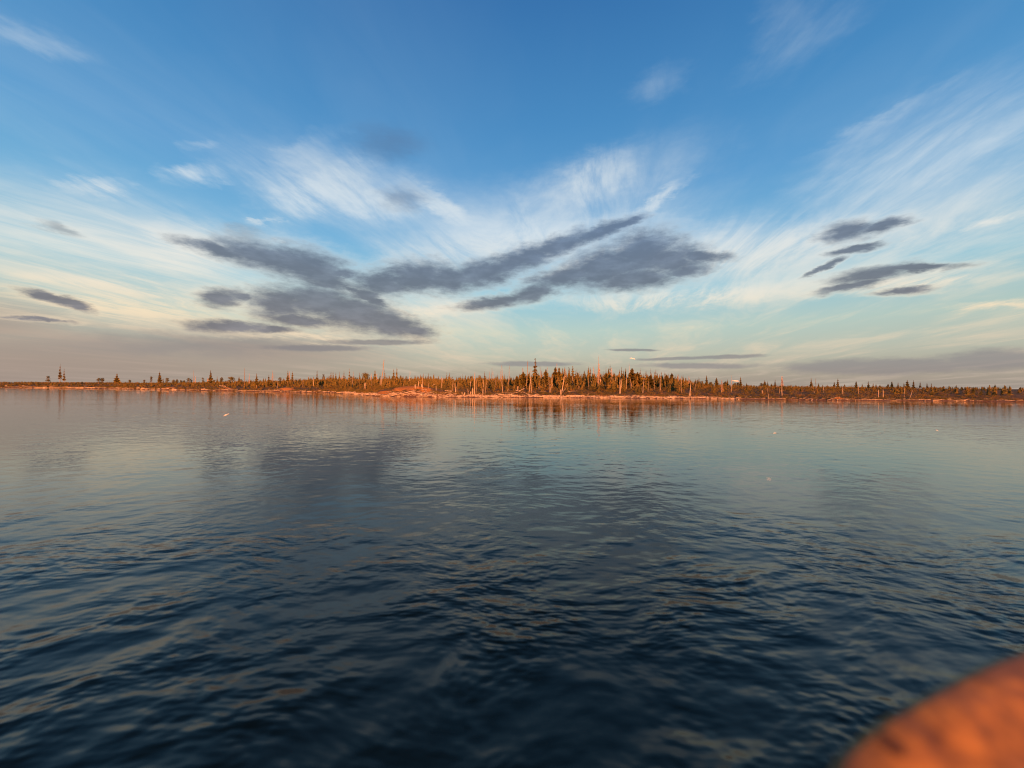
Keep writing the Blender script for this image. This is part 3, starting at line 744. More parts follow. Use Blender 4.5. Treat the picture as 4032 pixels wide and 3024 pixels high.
    ('S', 58.15, 161.25, 7.81, 0.85, 0.0, 'thin spire-like spruce between the square thicket and the pale twiggy dead tree'),
    ('D', 46.05, 124.25, 3.76, 0.33, -0.25, 'bare dead trunk, first past the square thicket toward the pale twiggy dead tree'),
    ('S', 60.19, 161.0, 7.61, 1.28, 0.0, 'full pointed spruce, first past the square thicket toward the pale twiggy dead tree'),
    ('C', 55.27, 144.25, 4.19, 1.33, 0.0, 'dense bushy conifer, first past the square thicket toward the pale twiggy dead tree'),
    ('D', 45.55, 118.25, 3.75, 0.39, 0.0, 'bare dead trunk, second past the square thicket toward the pale twiggy dead tree'),
    ('D', 54.77, 142.0, 3.51, 0.38, 0.0, 'short bare dead trunk between the square thicket and the pale twiggy dead tree'),
    ('S', 63.72, 160.5, 6.48, 1.27, 0.0, 'full pointed spruce, second past the square thicket toward the pale twiggy dead tree'),
    ('C', 59.24, 147.5, 5.06, 1.95, 0.0, 'broad dense conifer between the square thicket and the pale twiggy dead tree'),
    ('P', 49.91, 124.25, 1.14, 0.33, 0.0, 'broken pale stump between the square thicket and the pale twiggy dead tree'),
    ('C', 60.77, 146.25, 5.8, 1.74, 0.0, 'dense bushy conifer, second past the square thicket toward the pale twiggy dead tree'),
    ('D', 52.47, 122.0, 4.57, 0.32, 0.0, 'bare dead trunk, third past the square thicket toward the pale twiggy dead tree'),
    ('K', 69.01, 159.75, 5.71, 1.48, 0.0, 'pale twiggy dead tree dissolving into bare sticks'),
    ('D', 49.72, 113.0, 5.06, 0.3, 0.0, 'tall bare dead trunk between the pale twiggy dead tree and the leaning shore trunk'),
    ('S', 70.79, 159.25, 5.42, 0.95, 0.0, 'slim dark spruce, first past the pale twiggy dead tree toward the leaning shore trunk'),
    ('S', 71.85, 159.25, 4.1, 1.16, 0.0, 'slim dark spruce, second past the pale twiggy dead tree toward the leaning shore trunk'),
    ('S', 72.36, 159.0, 3.75, 0.95, 0.0, 'slim dark spruce, third past the pale twiggy dead tree toward the leaning shore trunk'),
    ('K', 73.1, 159.0, 4.87, 1.16, 0.0, 'reddish twiggy dead tree between the pale twiggy dead tree and the leaning shore trunk'),
    ('D', 48.95, 106.0, 4.12, 0.42, 0.42, 'bright trunk leaning at the water beside low green scrub'),
    ('P', 49.23, 106.0, 0.8, 0.28, 0.0, 'broken pale stump between the leaning shore trunk and the red dead clump'),
    ('D', 56.17, 118.25, 2.17, 0.31, 0.23, 'short bare dead trunk, first past the leaning shore trunk toward the red dead clump'),
    ('S', 76.69, 157.75, 4.27, 0.94, 0.0, 'slim dark spruce between the leaning shore trunk and the red dead clump'),
    ('B', 66.95, 135.5, 2.5, 1.43, 0.0, 'wide round-crowned tree, first past the leaning shore trunk toward the red dead clump'),
    ('S', 79.31, 156.75, 5.02, 1.35, 0.0, 'full pointed spruce, first past the leaning shore trunk toward the red dead clump'),
    ('D', 58.76, 113.75, 1.09, 0.3, 0.0, 'short bare dead trunk, second past the leaning shore trunk toward the red dead clump'),
    ('B', 78.85, 152.25, 2.21, 1.61, 0.0, 'wide round-crowned tree, second past the leaning shore trunk toward the red dead clump'),
    ('D', 59.2, 113.0, 2.38, 0.37, 0.0, 'short bare dead trunk, third past the leaning shore trunk toward the red dead clump'),
    ('S', 82.69, 155.5, 4.13, 1.34, 0.0, 'full pointed spruce, second past the leaning shore trunk toward the red dead clump'),
    ('K', 61.11, 112.0, 3.81, 1.18, 0.0, 'clump-like red dead tree with several bare stems in scrub'),
    ('B', 86.42, 155.75, 2.46, 1.65, 0.0, 'wide round-crowned tree, first past the red dead clump toward the scrub spruce'),
    ('S', 87.24, 155.75, 3.28, 1.03, 0.0, 'slim dark spruce between the red dead clump and the scrub spruce'),
    ('D', 64.56, 113.25, 4.84, 0.22, 0.0, 'tall bare dead trunk between the red dead clump and the scrub spruce'),
    ('B', 88.01, 151.75, 1.8, 1.4, 0.0, 'wide round-crowned tree, second past the red dead clump toward the scrub spruce'),
    ('B', 92.05, 156.75, 2.07, 1.45, 0.0, 'wide round-crowned tree, third past the red dead clump toward the scrub spruce'),
    ('S', 93.33, 157.0, 4.63, 1.24, 0.0, 'dark spruce with a tuft at its foot above open scrub'),
    ('S', 96.13, 157.5, 2.18, 0.83, 0.0, 'thin spire-like spruce between the scrub spruce and the red pagoda tree'),
    ('B', 100.38, 154.75, 1.94, 1.43, 0.0, 'wide round-crowned tree between the scrub spruce and the red pagoda tree'),
    ('P', 70.76, 108.75, 1.14, 0.29, 0.0, 'broken pale stump between the scrub spruce and the red pagoda tree'),
    ('S', 104.01, 158.25, 3.15, 1.46, 0.0, 'full pointed spruce between the scrub spruce and the red pagoda tree'),
    ('D', 72.77, 109.5, 1.58, 0.36, 0.0, 'short bare dead trunk, first past the scrub spruce toward the red pagoda tree'),
    ('S', 105.26, 158.25, 2.78, 0.94, 0.0, 'slim dark spruce, first past the scrub spruce toward the red pagoda tree'),
    ('D', 66.89, 100.25, 1.27, 0.26, 0.0, 'short bare dead trunk, second past the scrub spruce toward the red pagoda tree'),
    ('S', 106.32, 157.5, 1.77, 1.04, 0.0, 'slim dark spruce, second past the scrub spruce toward the red pagoda tree'),
    ('S', 108.29, 158.25, 3.6, 0.94, 0.0, 'slim dark spruce, third past the scrub spruce toward the red pagoda tree'),
    ('D', 76.17, 109.5, 1.35, 0.29, 0.0, 'short bare dead trunk, third past the scrub spruce toward the red pagoda tree'),
    ('D', 73.49, 104.75, 2.45, 0.35, 0.0, 'bare dead trunk between the scrub spruce and the red pagoda tree'),
    ('K', 96.55, 137.5, 4.54, 1.45, 0.0, 'red pagoda-like dead tree on a pale stem over low scrub'),
    ('S', 98.64, 136.25, 1.44, 0.72, 0.0, 'thin spire-like spruce, first past the red pagoda tree toward the dull red spire'),
    ('S', 99.33, 134.5, 1.41, 0.71, 0.0, 'thin spire-like spruce, second past the red pagoda tree toward the dull red spire'),
    ('S', 121.58, 156.25, 4.33, 1.14, 0.0, 'dull red spire standing clear above the low scrub'),
    ('P', 83.91, 106.75, 0.76, 0.28, 0.0, 'broken pale stump between the dull red spire and the sand patch spire'),
    ('D', 90.26, 114.25, 3.84, 0.3, 0.0, 'bare dead trunk between the dull red spire and the sand patch spire'),
    ('S', 123.78, 155.25, 2.05, 0.72, 0.0, 'thin spire-like spruce, first past the dull red spire toward the sand patch spire'),
    ('S', 115.72, 143.25, 1.51, 0.76, 0.0, 'thin spire-like spruce, second past the dull red spire toward the sand patch spire'),
    ('D', 89.89, 111.0, 1.53, 0.22, 0.0, 'short bare dead trunk between the dull red spire and the sand patch spire'),
    ('S', 120.5, 147.0, 1.55, 0.97, 0.0, 'slim dark spruce, first past the dull red spire toward the sand patch spire'),
    ('S', 125.52, 149.75, 2.66, 0.89, 0.0, 'slim dark spruce, second past the dull red spire toward the sand patch spire'),
    ('S', 122.25, 144.25, 3.9, 0.95, 0.0, 'tall spire directly above the small orange sand patch'),
    ('D', 92.24, 107.25, 1.89, 0.28, 0.0, 'short bare dead trunk, first past the sand patch spire toward the low forest spire'),
    ('S', 127.32, 147.25, 1.74, 0.78, 0.0, 'thin spire-like spruce between the sand patch spire and the low forest spire'),
    ('S', 129.78, 145.0, 2.96, 0.96, 0.0, 'slim dark spruce, first past the sand patch spire toward the low forest spire'),
    ('D', 98.36, 109.25, 2.31, 0.29, 0.0, 'short bare dead trunk, second past the sand patch spire toward the low forest spire'),
    ('S', 121.6, 133.5, 1.93, 0.88, 0.0, 'slim dark spruce, second past the sand patch spire toward the low forest spire'),
    ('S', 126.5, 136.5, 2.96, 0.81, 0.0, 'slim dark spruce, third past the sand patch spire toward the low forest spire'),
    ('S', 127.74, 136.0, 2.15, 0.81, 0.0, 'slim dark spruce, fourth past the sand patch spire toward the low forest spire'),
    ('S', 132.52, 140.0, 2.03, 0.83, 0.0, 'slim dark spruce, fifth past the sand patch spire toward the low forest spire'),
    ('D', 96.75, 101.5, 2.0, 0.27, 0.0, 'short bare dead trunk, third past the sand patch spire toward the low forest spire'),
    ('S', 136.87, 143.0, 1.68, 1.13, 0.0, 'full pointed spruce, first past the sand patch spire toward the low forest spire'),
    ('D', 97.71, 101.25, 2.13, 0.27, 0.0, 'short bare dead trunk, fourth past the sand patch spire toward the low forest spire'),
    ('S', 138.18, 141.25, 1.95, 1.12, 0.0, 'full pointed spruce, second past the sand patch spire toward the low forest spire'),
    ('S', 126.48, 128.0, 2.96, 0.93, 0.0, 'pointed spire where the dense low forest begins'),
    ('S', 126.76, 126.25, 2.49, 0.67, 0.0, 'thin spire-like spruce, first beyond the low forest spire'),
    ('S', 130.97, 128.5, 2.37, 0.85, 0.0, 'slim dark spruce, first beyond the low forest spire'),
    ('D', 104.54, 102.5, 2.82, 0.27, 0.0, 'bare dead trunk beyond the low forest spire'),
    ('S', 128.99, 125.5, 3.23, 1.08, 0.0, 'full pointed spruce beyond the low forest spire'),
    ('D', 104.34, 101.0, 2.13, 0.27, 0.8, 'leaning short bare dead trunk beyond the low forest spire'),
    ('S', 132.89, 127.25, 3.11, 0.76, 0.0, 'slim dark spruce, second beyond the low forest spire'),
    ('S', 133.75, 126.0, 2.66, 0.58, 0.0, 'thin spire-like spruce, second beyond the low forest spire'),
    ('S', 133.56, 123.75, 2.26, 0.74, 0.0, 'slim dark spruce, third beyond the low forest spire'),
    ('S', 134.14, 123.0, 2.27, 0.57, 0.0, 'thin spire-like spruce, third beyond the low forest spire'),
]
LOGS = [
    ((-317.41, 240.79, 1.44), (-315.41, 240.25, 1.47), 0.206, 'thick short driftwood log, first at the empty end before the tall thin spire'),
    ((-315.97, 239.7, 0.51), (-311.23, 238.93, 0.47), 0.227, 'thick long driftwood log, first at the empty end before the tall thin spire'),
    ((-309.27, 237.45, 0.4), (-305.57, 239.81, 0.57), 0.228, 'thick long driftwood log, second at the empty end before the tall thin spire'),
    ((-304.49, 239.15, 1.3), (-302.5, 238.64, 1.16), 0.197, 'thick short driftwood log, second at the empty end before the tall thin spire'),
    ((-303.27, 238.2, 0.65), (-296.16, 237.52, 0.48), 0.222, 'thick long driftwood log, third at the empty end before the tall thin spire'),
    ((-294.95, 237.26, 0.39), (-286.4, 236.09, 0.46), 0.259, 'thick long driftwood log, fourth at the empty end before the tall thin spire'),
    ((-288.61, 236.75, 1.09), (-286.76, 237.18, 0.95), 0.177, 'thick short driftwood log, third at the empty end before the tall thin spire'),
    ((-286.95, 235.4, 0.18), (-285.43, 236.76, 0.35), 0.224, 'thick short driftwood log, fourth at the empty end before the tall thin spire'),
    ((-285.09, 237.12, 1.08), (-280.74, 236.1, 1.32), 0.185, 'thick long driftwood log, fifth at the empty end before the tall thin spire'),
    ((-282.51, 234.98, 0.53), (-278.3, 236.39, 0.52), 0.229, 'thick long driftwood log, sixth at the empty end before the tall thin spire'),
    ((-276.61, 234.29, 0.54), (-271.8, 235.84, 0.64), 0.248, 'thick long driftwood log, first past the tall thin spire toward the broad lone spruce'),
    ((-270.11, 233.23, 0.51), (-266.14, 235.39, 0.58), 0.238, 'thick long driftwood log, second past the tall thin spire toward the broad lone spruce'),
    ((-265.22, 233.3, 0.24), (-260.05, 233.59, 0.32), 0.249, 'thick long driftwood log, third past the tall thin spire toward the broad lone spruce'),
    ((-260.07, 233.73, 1.3), (-258.94, 234.63, 1.38), 0.193, 'thick short driftwood log between the tall thin spire and the broad lone spruce'),
    ((-258.95, 232.74, 0.46), (-250.49, 231.73, 0.5), 0.157, 'thick long driftwood log, fourth past the tall thin spire toward the broad lone spruce'),
    ((-244.95, 226.09, 0.62), (-237.35, 225.5, 0.65), 0.203, 'thick long driftwood log, fifth past the tall thin spire toward the broad lone spruce'),
    ((-230.85, 219.82, 0.33), (-224.57, 218.49, 0.5), 0.188, 'thick long driftwood log, sixth past the tall thin spire toward the broad lone spruce'),
    ((-221.87, 215.31, 0.61), (-219.26, 216.33, 0.62), 0.144, 'thick short driftwood log, first past the broad lone spruce toward the pointed spruce'),
    ((-215.26, 212.63, 0.42), (-212.88, 212.58, 0.6), 0.202, 'thick short driftwood log, second past the broad lone spruce toward the pointed spruce'),
    ((-209.92, 209.92, 0.41), (-205.29, 209.05, 0.65), 0.144, 'thick long driftwood log, first past the broad lone spruce toward the pointed spruce'),
    ((-202.16, 206.92, 1.08), (-199.79, 206.33, 1.05), 0.165, 'thick short driftwood log, third past the broad lone spruce toward the pointed spruce'),
    ((-200.03, 204.75, 0.35), (-197.47, 205.47, 0.44), 0.17, 'thick short driftwood log, fourth past the broad lone spruce toward the pointed spruce'),
    ((-197.07, 204.26, 0.76), (-195.79, 204.41, 1.09), 0.139, 'short slanting driftwood log between the broad lone spruce and the pointed spruce'),
    ((-194.84, 201.95, 0.53), (-191.19, 202.91, 0.58), 0.209, 'thick long driftwood log, second past the broad lone spruce toward the pointed spruce'),
    ((-187.14, 198.31, 0.25), (-180.98, 197.68, 0.48), 0.162, 'thick long driftwood log, third past the broad lone spruce toward the pointed spruce'),
    ((-176.25, 193.93, 0.36), (-172.3, 193.88, 0.65), 0.145, 'thick long driftwood log, first past the pointed spruce toward the spire with a skirt'),
    ((-170.25, 192.48, 0.61), (-168.63, 192.05, 0.88), 0.132, 'thick short driftwood log, first past the pointed spruce toward the spire with a skirt'),
    ((-168.75, 190.79, 0.21), (-166.5, 191.37, 0.41), 0.197, 'thick short driftwood log, second past the pointed spruce toward the spire with a skirt'),
    ((-165.4, 190.04, 0.21), (-160.22, 188.29, 0.45), 0.125, 'thick long driftwood log, second past the pointed spruce toward the spire with a skirt'),
    ((-157.05, 185.57, 0.21), (-151.07, 185.38, 0.35), 0.142, 'thick long driftwood log, third past the pointed spruce toward the spire with a skirt'),
    ((-147.75, 182.78, 0.55), (-146.19, 183.29, 0.93), 0.153, 'short slanting driftwood log between the pointed spruce and the spire with a skirt'),
    ((-146.61, 181.38, 0.4), (-142.78, 182.17, 0.49), 0.139, 'thick long driftwood log, fourth past the pointed spruce toward the spire with a skirt'),
    ((-140.15, 179.56, 0.35), (-133.12, 177.39, 0.77), 0.119, 'thin long driftwood log between the spire with a skirt and the umbrella birch'),
    ((-145.07, 190.68, 2.24), (-141.16, 189.82, 2.02), 0.188, 'thick long driftwood log between the spire with a skirt and the umbrella birch'),
    ((-132.85, 175.94, 0.39), (-130.63, 176.96, 0.71), 0.193, 'thick short driftwood log, first past the spire with a skirt toward the umbrella birch'),
    ((-129.98, 175.82, 1.07), (-128.37, 176.08, 0.79), 0.147, 'thick short driftwood log, second past the spire with a skirt toward the umbrella birch'),
    ((-128.9, 174.38, 0.46), (-126.89, 175.43, 0.46), 0.144, 'thick short driftwood log, third past the spire with a skirt toward the umbrella birch'),
    ((-125.1, 173.68, 0.8), (-124.11, 174.18, 0.78), 0.139, 'thick short driftwood log between the umbrella birch and the tall bare pole'),
    ((-123.89, 172.01, 0.12), (-118.91, 171.77, 0.29), 0.118, 'thin long driftwood log between the umbrella birch and the tall bare pole'),
    ((-119.22, 170.5, 0.28), (-117.77, 171.29, 0.37), 0.19, 'thick short driftwood log, first past the tall bare pole toward the pale-stemmed spruce'),
    ((-116.67, 169.12, 0.3), (-113.65, 169.96, 0.41), 0.163, 'thick short driftwood log, second past the tall bare pole toward the pale-stemmed spruce'),
    ((-112.62, 168.14, 0.33), (-109.89, 167.73, 0.26), 0.167, 'thick short driftwood log, first past the pale-stemmed spruce toward the double spire'),
    ((-109.86, 166.91, 0.24), (-107.27, 166.6, 0.22), 0.139, 'thick short driftwood log, second past the pale-stemmed spruce toward the double spire'),
    ((-106.52, 165.78, 0.25), (-102.39, 164.39, 0.28), 0.141, 'thick long driftwood log, first past the pale-stemmed spruce toward the double spire'),
    ((-101.98, 163.76, 0.27), (-99.25, 163.5, 0.79), 0.14, 'thick short driftwood log, third past the pale-stemmed spruce toward the double spire'),
    ((-96.48, 159.91, 0.19), (-92.9, 162.13, 0.79), 0.126, 'thick long driftwood log, second past the pale-stemmed spruce toward the double spire'),
    ((-92.57, 160.01, 0.24), (-87.17, 158.27, 0.32), 0.154, 'thick long driftwood log between the double spire and the dark full spruce'),
    ((-86.72, 157.94, 0.37), (-85.79, 158.01, 0.67), 0.095, 'short slanting driftwood log between the double spire and the dark full spruce'),
    ((-86.71, 157.9, 0.41), (-84.27, 157.12, 0.41), 0.16, 'thick short driftwood log, first past the double spire toward the dark full spruce'),
    ((-83.54, 156.55, 0.35), (-81.04, 155.69, 0.35), 0.172, 'thick short driftwood log, second past the double spire toward the dark full spruce'),
    ((-80.19, 154.8, 0.37), (-78.57, 155.06, 0.34), 0.11, 'thin short driftwood log between the double spire and the dark full spruce'),
    ((-77.92, 154.68, 0.62), (-76.59, 154.38, 0.78), 0.107, 'thin short driftwood log, first past the dark full spruce toward the ragged spire'),
    ((-77.53, 153.92, 0.22), (-75.3, 153.1, 0.19), 0.119, 'thin short driftwood log, second past the dark full spruce toward the ragged spire'),
    ((-75.32, 153.02, 0.33), (-72.12, 152.07, 0.39), 0.169, 'thick long driftwood log, first past the dark full spruce toward the ragged spire'),
    ((-70.01, 148.55, 0.28), (-68.08, 148.85, 0.41), 0.134, 'thick short driftwood log between the dark full spruce and the ragged spire'),
    ((-64.74, 142.0, 0.23), (-60.7, 142.36, 0.57), 0.154, 'thick long driftwood log, second past the dark full spruce toward the ragged spire'),
    ((-57.87, 135.67, 0.38), (-56.66, 135.18, 0.63), 0.106, 'thin short driftwood log, first past the ragged spire toward the broad flat tree'),
    ((-55.79, 130.8, 0.18), (-52.06, 129.9, 0.48), 0.121, 'thick long driftwood log between the ragged spire and the broad flat tree'),
    ((-48.83, 120.11, 0.06), (-46.18, 121.62, 0.52), 0.117, 'thin short driftwood log, second past the ragged spire toward the broad flat tree'),
    ((-43.3, 112.46, 0.05), (-39.46, 111.48, 0.83), 0.096, 'thin long driftwood log between the broad flat tree and the great pink snag'),
    ((-37.96, 107.56, 0.87), (-37.89, 107.56, 0.47), 0.069, 'small driftwood stick jutting up between the broad flat tree and the great pink snag'),
    ((-37.59, 106.23, 0.17), (-33.73, 105.92, 0.41), 0.125, 'thick long driftwood log between the great pink snag and the slender dark spire'),
    ((-35.29, 107.19, 1.03), (-33.4, 107.77, 1.43), 0.092, 'thin short driftwood log between the great pink snag and the slender dark spire'),
    ((-31.96, 104.96, 0.28), (-29.44, 105.23, 0.83), 0.09, 'thin short driftwood log, first past the slender dark spire toward the narrow spire'),
    ((-32.75, 103.19, 0.09), (-26.48, 105.16, 1.66), 0.146, 'long slanting driftwood log between the slender dark spire and the narrow spire'),
    ((-31.38, 104.91, 0.57), (-26.58, 105.08, 1.59), 0.124, 'thick long driftwood log between the slender dark spire and the narrow spire'),
    ((-28.77, 105.25, 1.02), (-27.06, 104.75, 1.31), 0.079, 'thin short driftwood log, second past the slender dark spire toward the narrow spire'),
    ((-28.65, 104.41, 0.66), (-26.34, 103.72, 0.87), 0.089, 'thin short driftwood log, third past the slender dark spire toward the narrow spire'),
    ((-26.18, 103.96, 1.01), (-24.09, 103.17, 0.65), 0.145, 'thick short driftwood log between the slender dark spire and the narrow spire'),
    ((-24.86, 104.02, 1.02), (-23.41, 104.54, 1.42), 0.067, 'short slanting driftwood log, first past the slender dark spire toward the narrow spire'),
    ((-24.83, 105.28, 1.96), (-23.23, 104.72, 1.9), 0.079, 'thin short driftwood log, fourth past the slender dark spire toward the narrow spire'),
    ((-23.24, 103.25, 1.66), (-22.07, 102.75, 0.71), 0.066, 'short slanting driftwood log, second past the slender dark spire toward the narrow spire'),
    ((-23.59, 101.04, 0.05), (-20.84, 102.47, 0.55), 0.088, 'thin short driftwood log, fifth past the slender dark spire toward the narrow spire'),
    ((-23.99, 103.2, 0.72), (-20.0, 102.07, 0.46), 0.21, 'thick long driftwood log between the narrow spire and the bright short post'),
    ((-24.92, 127.01, 3.8), (-27.57, 127.99, 2.56), 0.096, 'short slanting driftwood log, first past the narrow spire toward the bright short post'),
    ((-21.22, 102.17, 0.47), (-19.92, 101.67, 0.1), 0.11, 'short slanting driftwood log, second past the narrow spire toward the bright short post'),
    ((-19.14, 102.74, 0.37), (-17.34, 102.68, 0.42), 0.132, 'thick short driftwood log, first past the narrow spire toward the bright short post'),
    ((-18.75, 102.98, 0.45), (-17.47, 102.64, 0.38), 0.122, 'thick short driftwood log, second past the narrow spire toward the bright short post'),
    ((-18.28, 104.68, 1.71), (-16.47, 105.32, 1.53), 0.135, 'thick short driftwood log, third past the narrow spire toward the bright short post'),
    ((-17.52, 102.27, 0.25), (-14.6, 102.62, 0.33), 0.143, 'thick short driftwood log, fourth past the narrow spire toward the bright short post'),
    ((-16.91, 103.9, 1.21), (-15.6, 104.1, 1.29), 0.078, 'thin short driftwood log between the narrow spire and the bright short post'),
    ((-14.67, 102.36, 0.28), (-13.13, 102.78, 0.32), 0.176, 'thick short driftwood log between the bright short post and the capped pole'),
    ((-12.56, 103.09, 0.41), (-11.18, 103.63, 0.47), 0.056, 'thin short driftwood log between the bright short post and the capped pole'),
    ((-11.81, 104.26, 0.55), (-11.49, 104.21, 0.9), 0.067, 'small driftwood stick jutting up between the bright short post and the capped pole'),
    ((-9.93, 103.38, 0.42), (-8.39, 103.54, 0.33), 0.1, 'thin short driftwood log, first past the capped pole toward the pink trio'),
    ((-9.5, 104.69, 0.62), (-8.69, 104.64, 1.03), 0.09, 'short slanting driftwood log between the capped pole and the pink trio'),
    ((-9.24, 103.17, 0.33), (-7.65, 102.57, 0.08), 0.088, 'thin short driftwood log, second past the capped pole toward the pink trio'),
    ((-7.89, 102.87, 0.18), (-4.96, 103.88, 0.42), 0.144, 'thick short driftwood log between the capped pole and the pink trio'),
    ((-6.6, 103.36, 0.25), (-4.05, 103.61, 0.27), 0.122, 'thick short driftwood log between the pink trio and the gold snag'),
    ((-4.57, 105.27, 1.07), (-3.12, 105.74, 0.84), 0.068, 'thin short driftwood log, first past the pink trio toward the gold snag'),
    ((-4.62, 103.85, 0.3), (-2.37, 103.2, 0.23), 0.089, 'thin short driftwood log, second past the pink trio toward the gold snag'),
    ((-5.1, 106.92, 0.89), (-1.2, 107.08, 1.23), 0.104, 'thin long driftwood log between the pink trio and the gold snag'),
    ((-3.95, 103.95, 0.29), (-2.17, 103.88, 0.57), 0.112, 'thin short driftwood log, third past the pink trio toward the gold snag'),
    ((-3.87, 104.79, 0.63), (-1.52, 105.33, 0.86), 0.102, 'thin short driftwood log, fourth past the pink trio toward the gold snag'),
    ((-3.33, 105.39, 0.49), (0.07, 103.97, 0.73), 0.101, 'thin long driftwood log between the gold snag and the rounded thicket tree'),
    ((-2.5, 108.45, 1.08), (0.06, 108.05, 1.34), 0.058, 'thin short driftwood log, first past the gold snag toward the rounded thicket tree'),
    ((-1.84, 104.2, 0.49), (-0.04, 104.18, 0.32), 0.078, 'thin short driftwood log, second past the gold snag toward the rounded thicket tree'),
    ((-0.05, 105.31, 0.93), (0.2, 105.21, 0.54), 0.079, 'small driftwood stick jutting up between the gold snag and the rounded thicket tree'),
    ((-1.55, 107.41, 0.79), (1.8, 107.59, 1.39), 0.127, 'thick long driftwood log between the gold snag and the rounded thicket tree'),
    ((-0.27, 104.37, 0.37), (1.53, 104.79, 0.6), 0.135, 'thick short driftwood log between the gold snag and the rounded thicket tree'),
    ((0.07, 103.66, 0.25), (2.41, 103.48, 0.16), 0.111, 'thin short driftwood log, third past the gold snag toward the rounded thicket tree'),
    ((1.01, 110.35, 1.93), (2.98, 110.65, 1.24), 0.083, 'short slanting driftwood log, first past the gold snag toward the rounded thicket tree'),
    ((1.71, 113.15, 1.52), (3.65, 113.35, 2.34), 0.11, 'short slanting driftwood log, second past the gold snag toward the rounded thicket tree'),
    ((2.17, 108.64, 0.99), (3.15, 108.36, 1.59), 0.082, 'short slanting driftwood log, third past the gold snag toward the rounded thicket tree'),
    ((2.33, 105.41, 0.72), (4.02, 105.16, 0.56), 0.091, 'thin short driftwood log, first past the rounded thicket tree toward the hooked snag'),
    ((1.85, 103.65, 0.3), (4.58, 104.99, 0.41), 0.101, 'thin short driftwood log, second past the rounded thicket tree toward the hooked snag'),
    ((3.06, 107.16, 1.37), (5.01, 106.84, 0.74), 0.069, 'short slanting driftwood log between the rounded thicket tree and the hooked snag'),
    ((2.99, 104.46, 0.33), (5.57, 104.28, 0.33), 0.112, 'thin short driftwood log between the hooked snag and the tallest spruce'),
    ((3.94, 105.83, 0.92), (5.72, 105.08, 0.45), 0.091, 'short slanting driftwood log between the hooked snag and the tallest spruce'),
    ((5.8, 108.75, 1.58), (7.52, 108.25, 0.84), 0.07, 'short slanting driftwood log between the tallest spruce and the copper cone'),
    ((5.07, 105.58, 0.71), (8.16, 104.52, 0.2), 0.136, 'thick long driftwood log, first past the tallest spruce toward the copper cone'),
    ((6.2, 105.64, 0.83), (7.61, 106.23, 0.71), 0.08, 'thin short driftwood log, first past the tallest spruce toward the copper cone'),
    ((5.89, 104.07, 0.3), (9.89, 104.96, 0.36), 0.135, 'thick long driftwood log, second past the tallest spruce toward the copper cone'),
    ((7.95, 111.14, 1.47), (9.93, 111.86, 1.56), 0.05, 'thin short driftwood log, second past the tallest spruce toward the copper cone'),
    ((7.2, 103.56, 0.21), (11.42, 105.53, 0.35), 0.101, 'thin long driftwood log, first past the copper cone toward the leaning shore pole'),
    ((8.21, 105.18, 0.49), (12.34, 105.64, 0.42), 0.136, 'thick long driftwood log between the copper cone and the leaning shore pole'),
    ((10.18, 104.45, 0.26), (13.5, 105.82, 0.36), 0.102, 'thin long driftwood log, second past the copper cone toward the leaning shore pole'),
    ((14.52, 111.98, 1.2), (15.68, 112.02, 2.48), 0.12, 'small driftwood stick jutting up between the leaning shore pole and the tufted spruce'),
    ((13.65, 105.26, 0.26), (17.22, 104.96, 0.35), 0.124, 'thick long driftwood log between the leaning shore pole and the tufted spruce'),
    ((16.14, 111.6, 1.61), (19.24, 112.9, 1.8), 0.054, 'thin long driftwood log between the leaning shore pole and the tufted spruce'),
    ((14.68, 104.54, 0.52), (20.0, 106.55, 0.54), 0.136, 'thick long driftwood log between the tufted spruce and the twin copper cones'),
    ((16.88, 104.23, 0.2), (20.29, 105.65, 0.38), 0.09, 'thin long driftwood log between the tufted spruce and the twin copper cones'),
    ((19.0, 106.09, 0.7), (20.02, 106.07, 0.63), 0.08, 'thin short driftwood log between the tufted spruce and the twin copper cones'),
    ((21.34, 106.37, 1.09), (20.47, 106.62, 0.59), 0.052, 'short slanting driftwood log between the tufted spruce and the twin copper cones'),
    ((23.57, 105.31, 0.42), (26.23, 105.06, 0.28), 0.113, 'thin short driftwood log, first past the tallest red snag toward the crooked copper trunk'),
    ((24.2, 104.12, 0.07), (25.96, 104.9, 0.15), 0.09, 'thin short driftwood log, second past the tallest red snag toward the crooked copper trunk'),
    ((26.66, 104.09, 0.31), (31.57, 105.94, 0.46), 0.124, 'thick long driftwood log between the crooked copper trunk and the copper arrowhead'),
    ((30.42, 105.1, 0.3), (33.58, 104.4, 0.3), 0.101, 'thin long driftwood log between the copper arrowhead and the dark massive tree'),
    ((41.5, 134.0, 3.36), (42.81, 134.5, 3.19), 0.087, 'thin short driftwood log, first past the dark massive tree toward the square thicket'),
    ((34.84, 105.48, 0.46), (38.55, 104.17, 0.34), 0.113, 'thin long driftwood log between the dark massive tree and the square thicket'),
    ((36.71, 105.65, 0.47), (38.45, 104.83, 0.42), 0.057, 'thin short driftwood log, second past the dark massive tree toward the square thicket'),
    ((39.38, 104.29, 0.17), (42.06, 104.84, 0.24), 0.09, 'thin short driftwood log between the square thicket and the pale twiggy dead tree'),
    ((42.01, 104.71, 0.2), (44.27, 104.2, 0.24), 0.135, 'thick short driftwood log between the square thicket and the pale twiggy dead tree'),
    ((44.33, 104.34, 0.25), (47.04, 104.39, 0.33), 0.09, 'thin short driftwood log between the pale twiggy dead tree and the leaning shore trunk'),
    ((46.78, 103.52, 0.23), (50.72, 104.03, 0.44), 0.07, 'thin long driftwood log, first past the leaning shore trunk toward the red dead clump'),
    ((50.35, 103.58, 0.36), (51.68, 102.79, 0.2), 0.075, 'thin short driftwood log, first past the leaning shore trunk toward the red dead clump'),
    ((51.53, 102.45, 0.14), (54.83, 103.17, 0.29), 0.094, 'thin long driftwood log, second past the leaning shore trunk toward the red dead clump'),
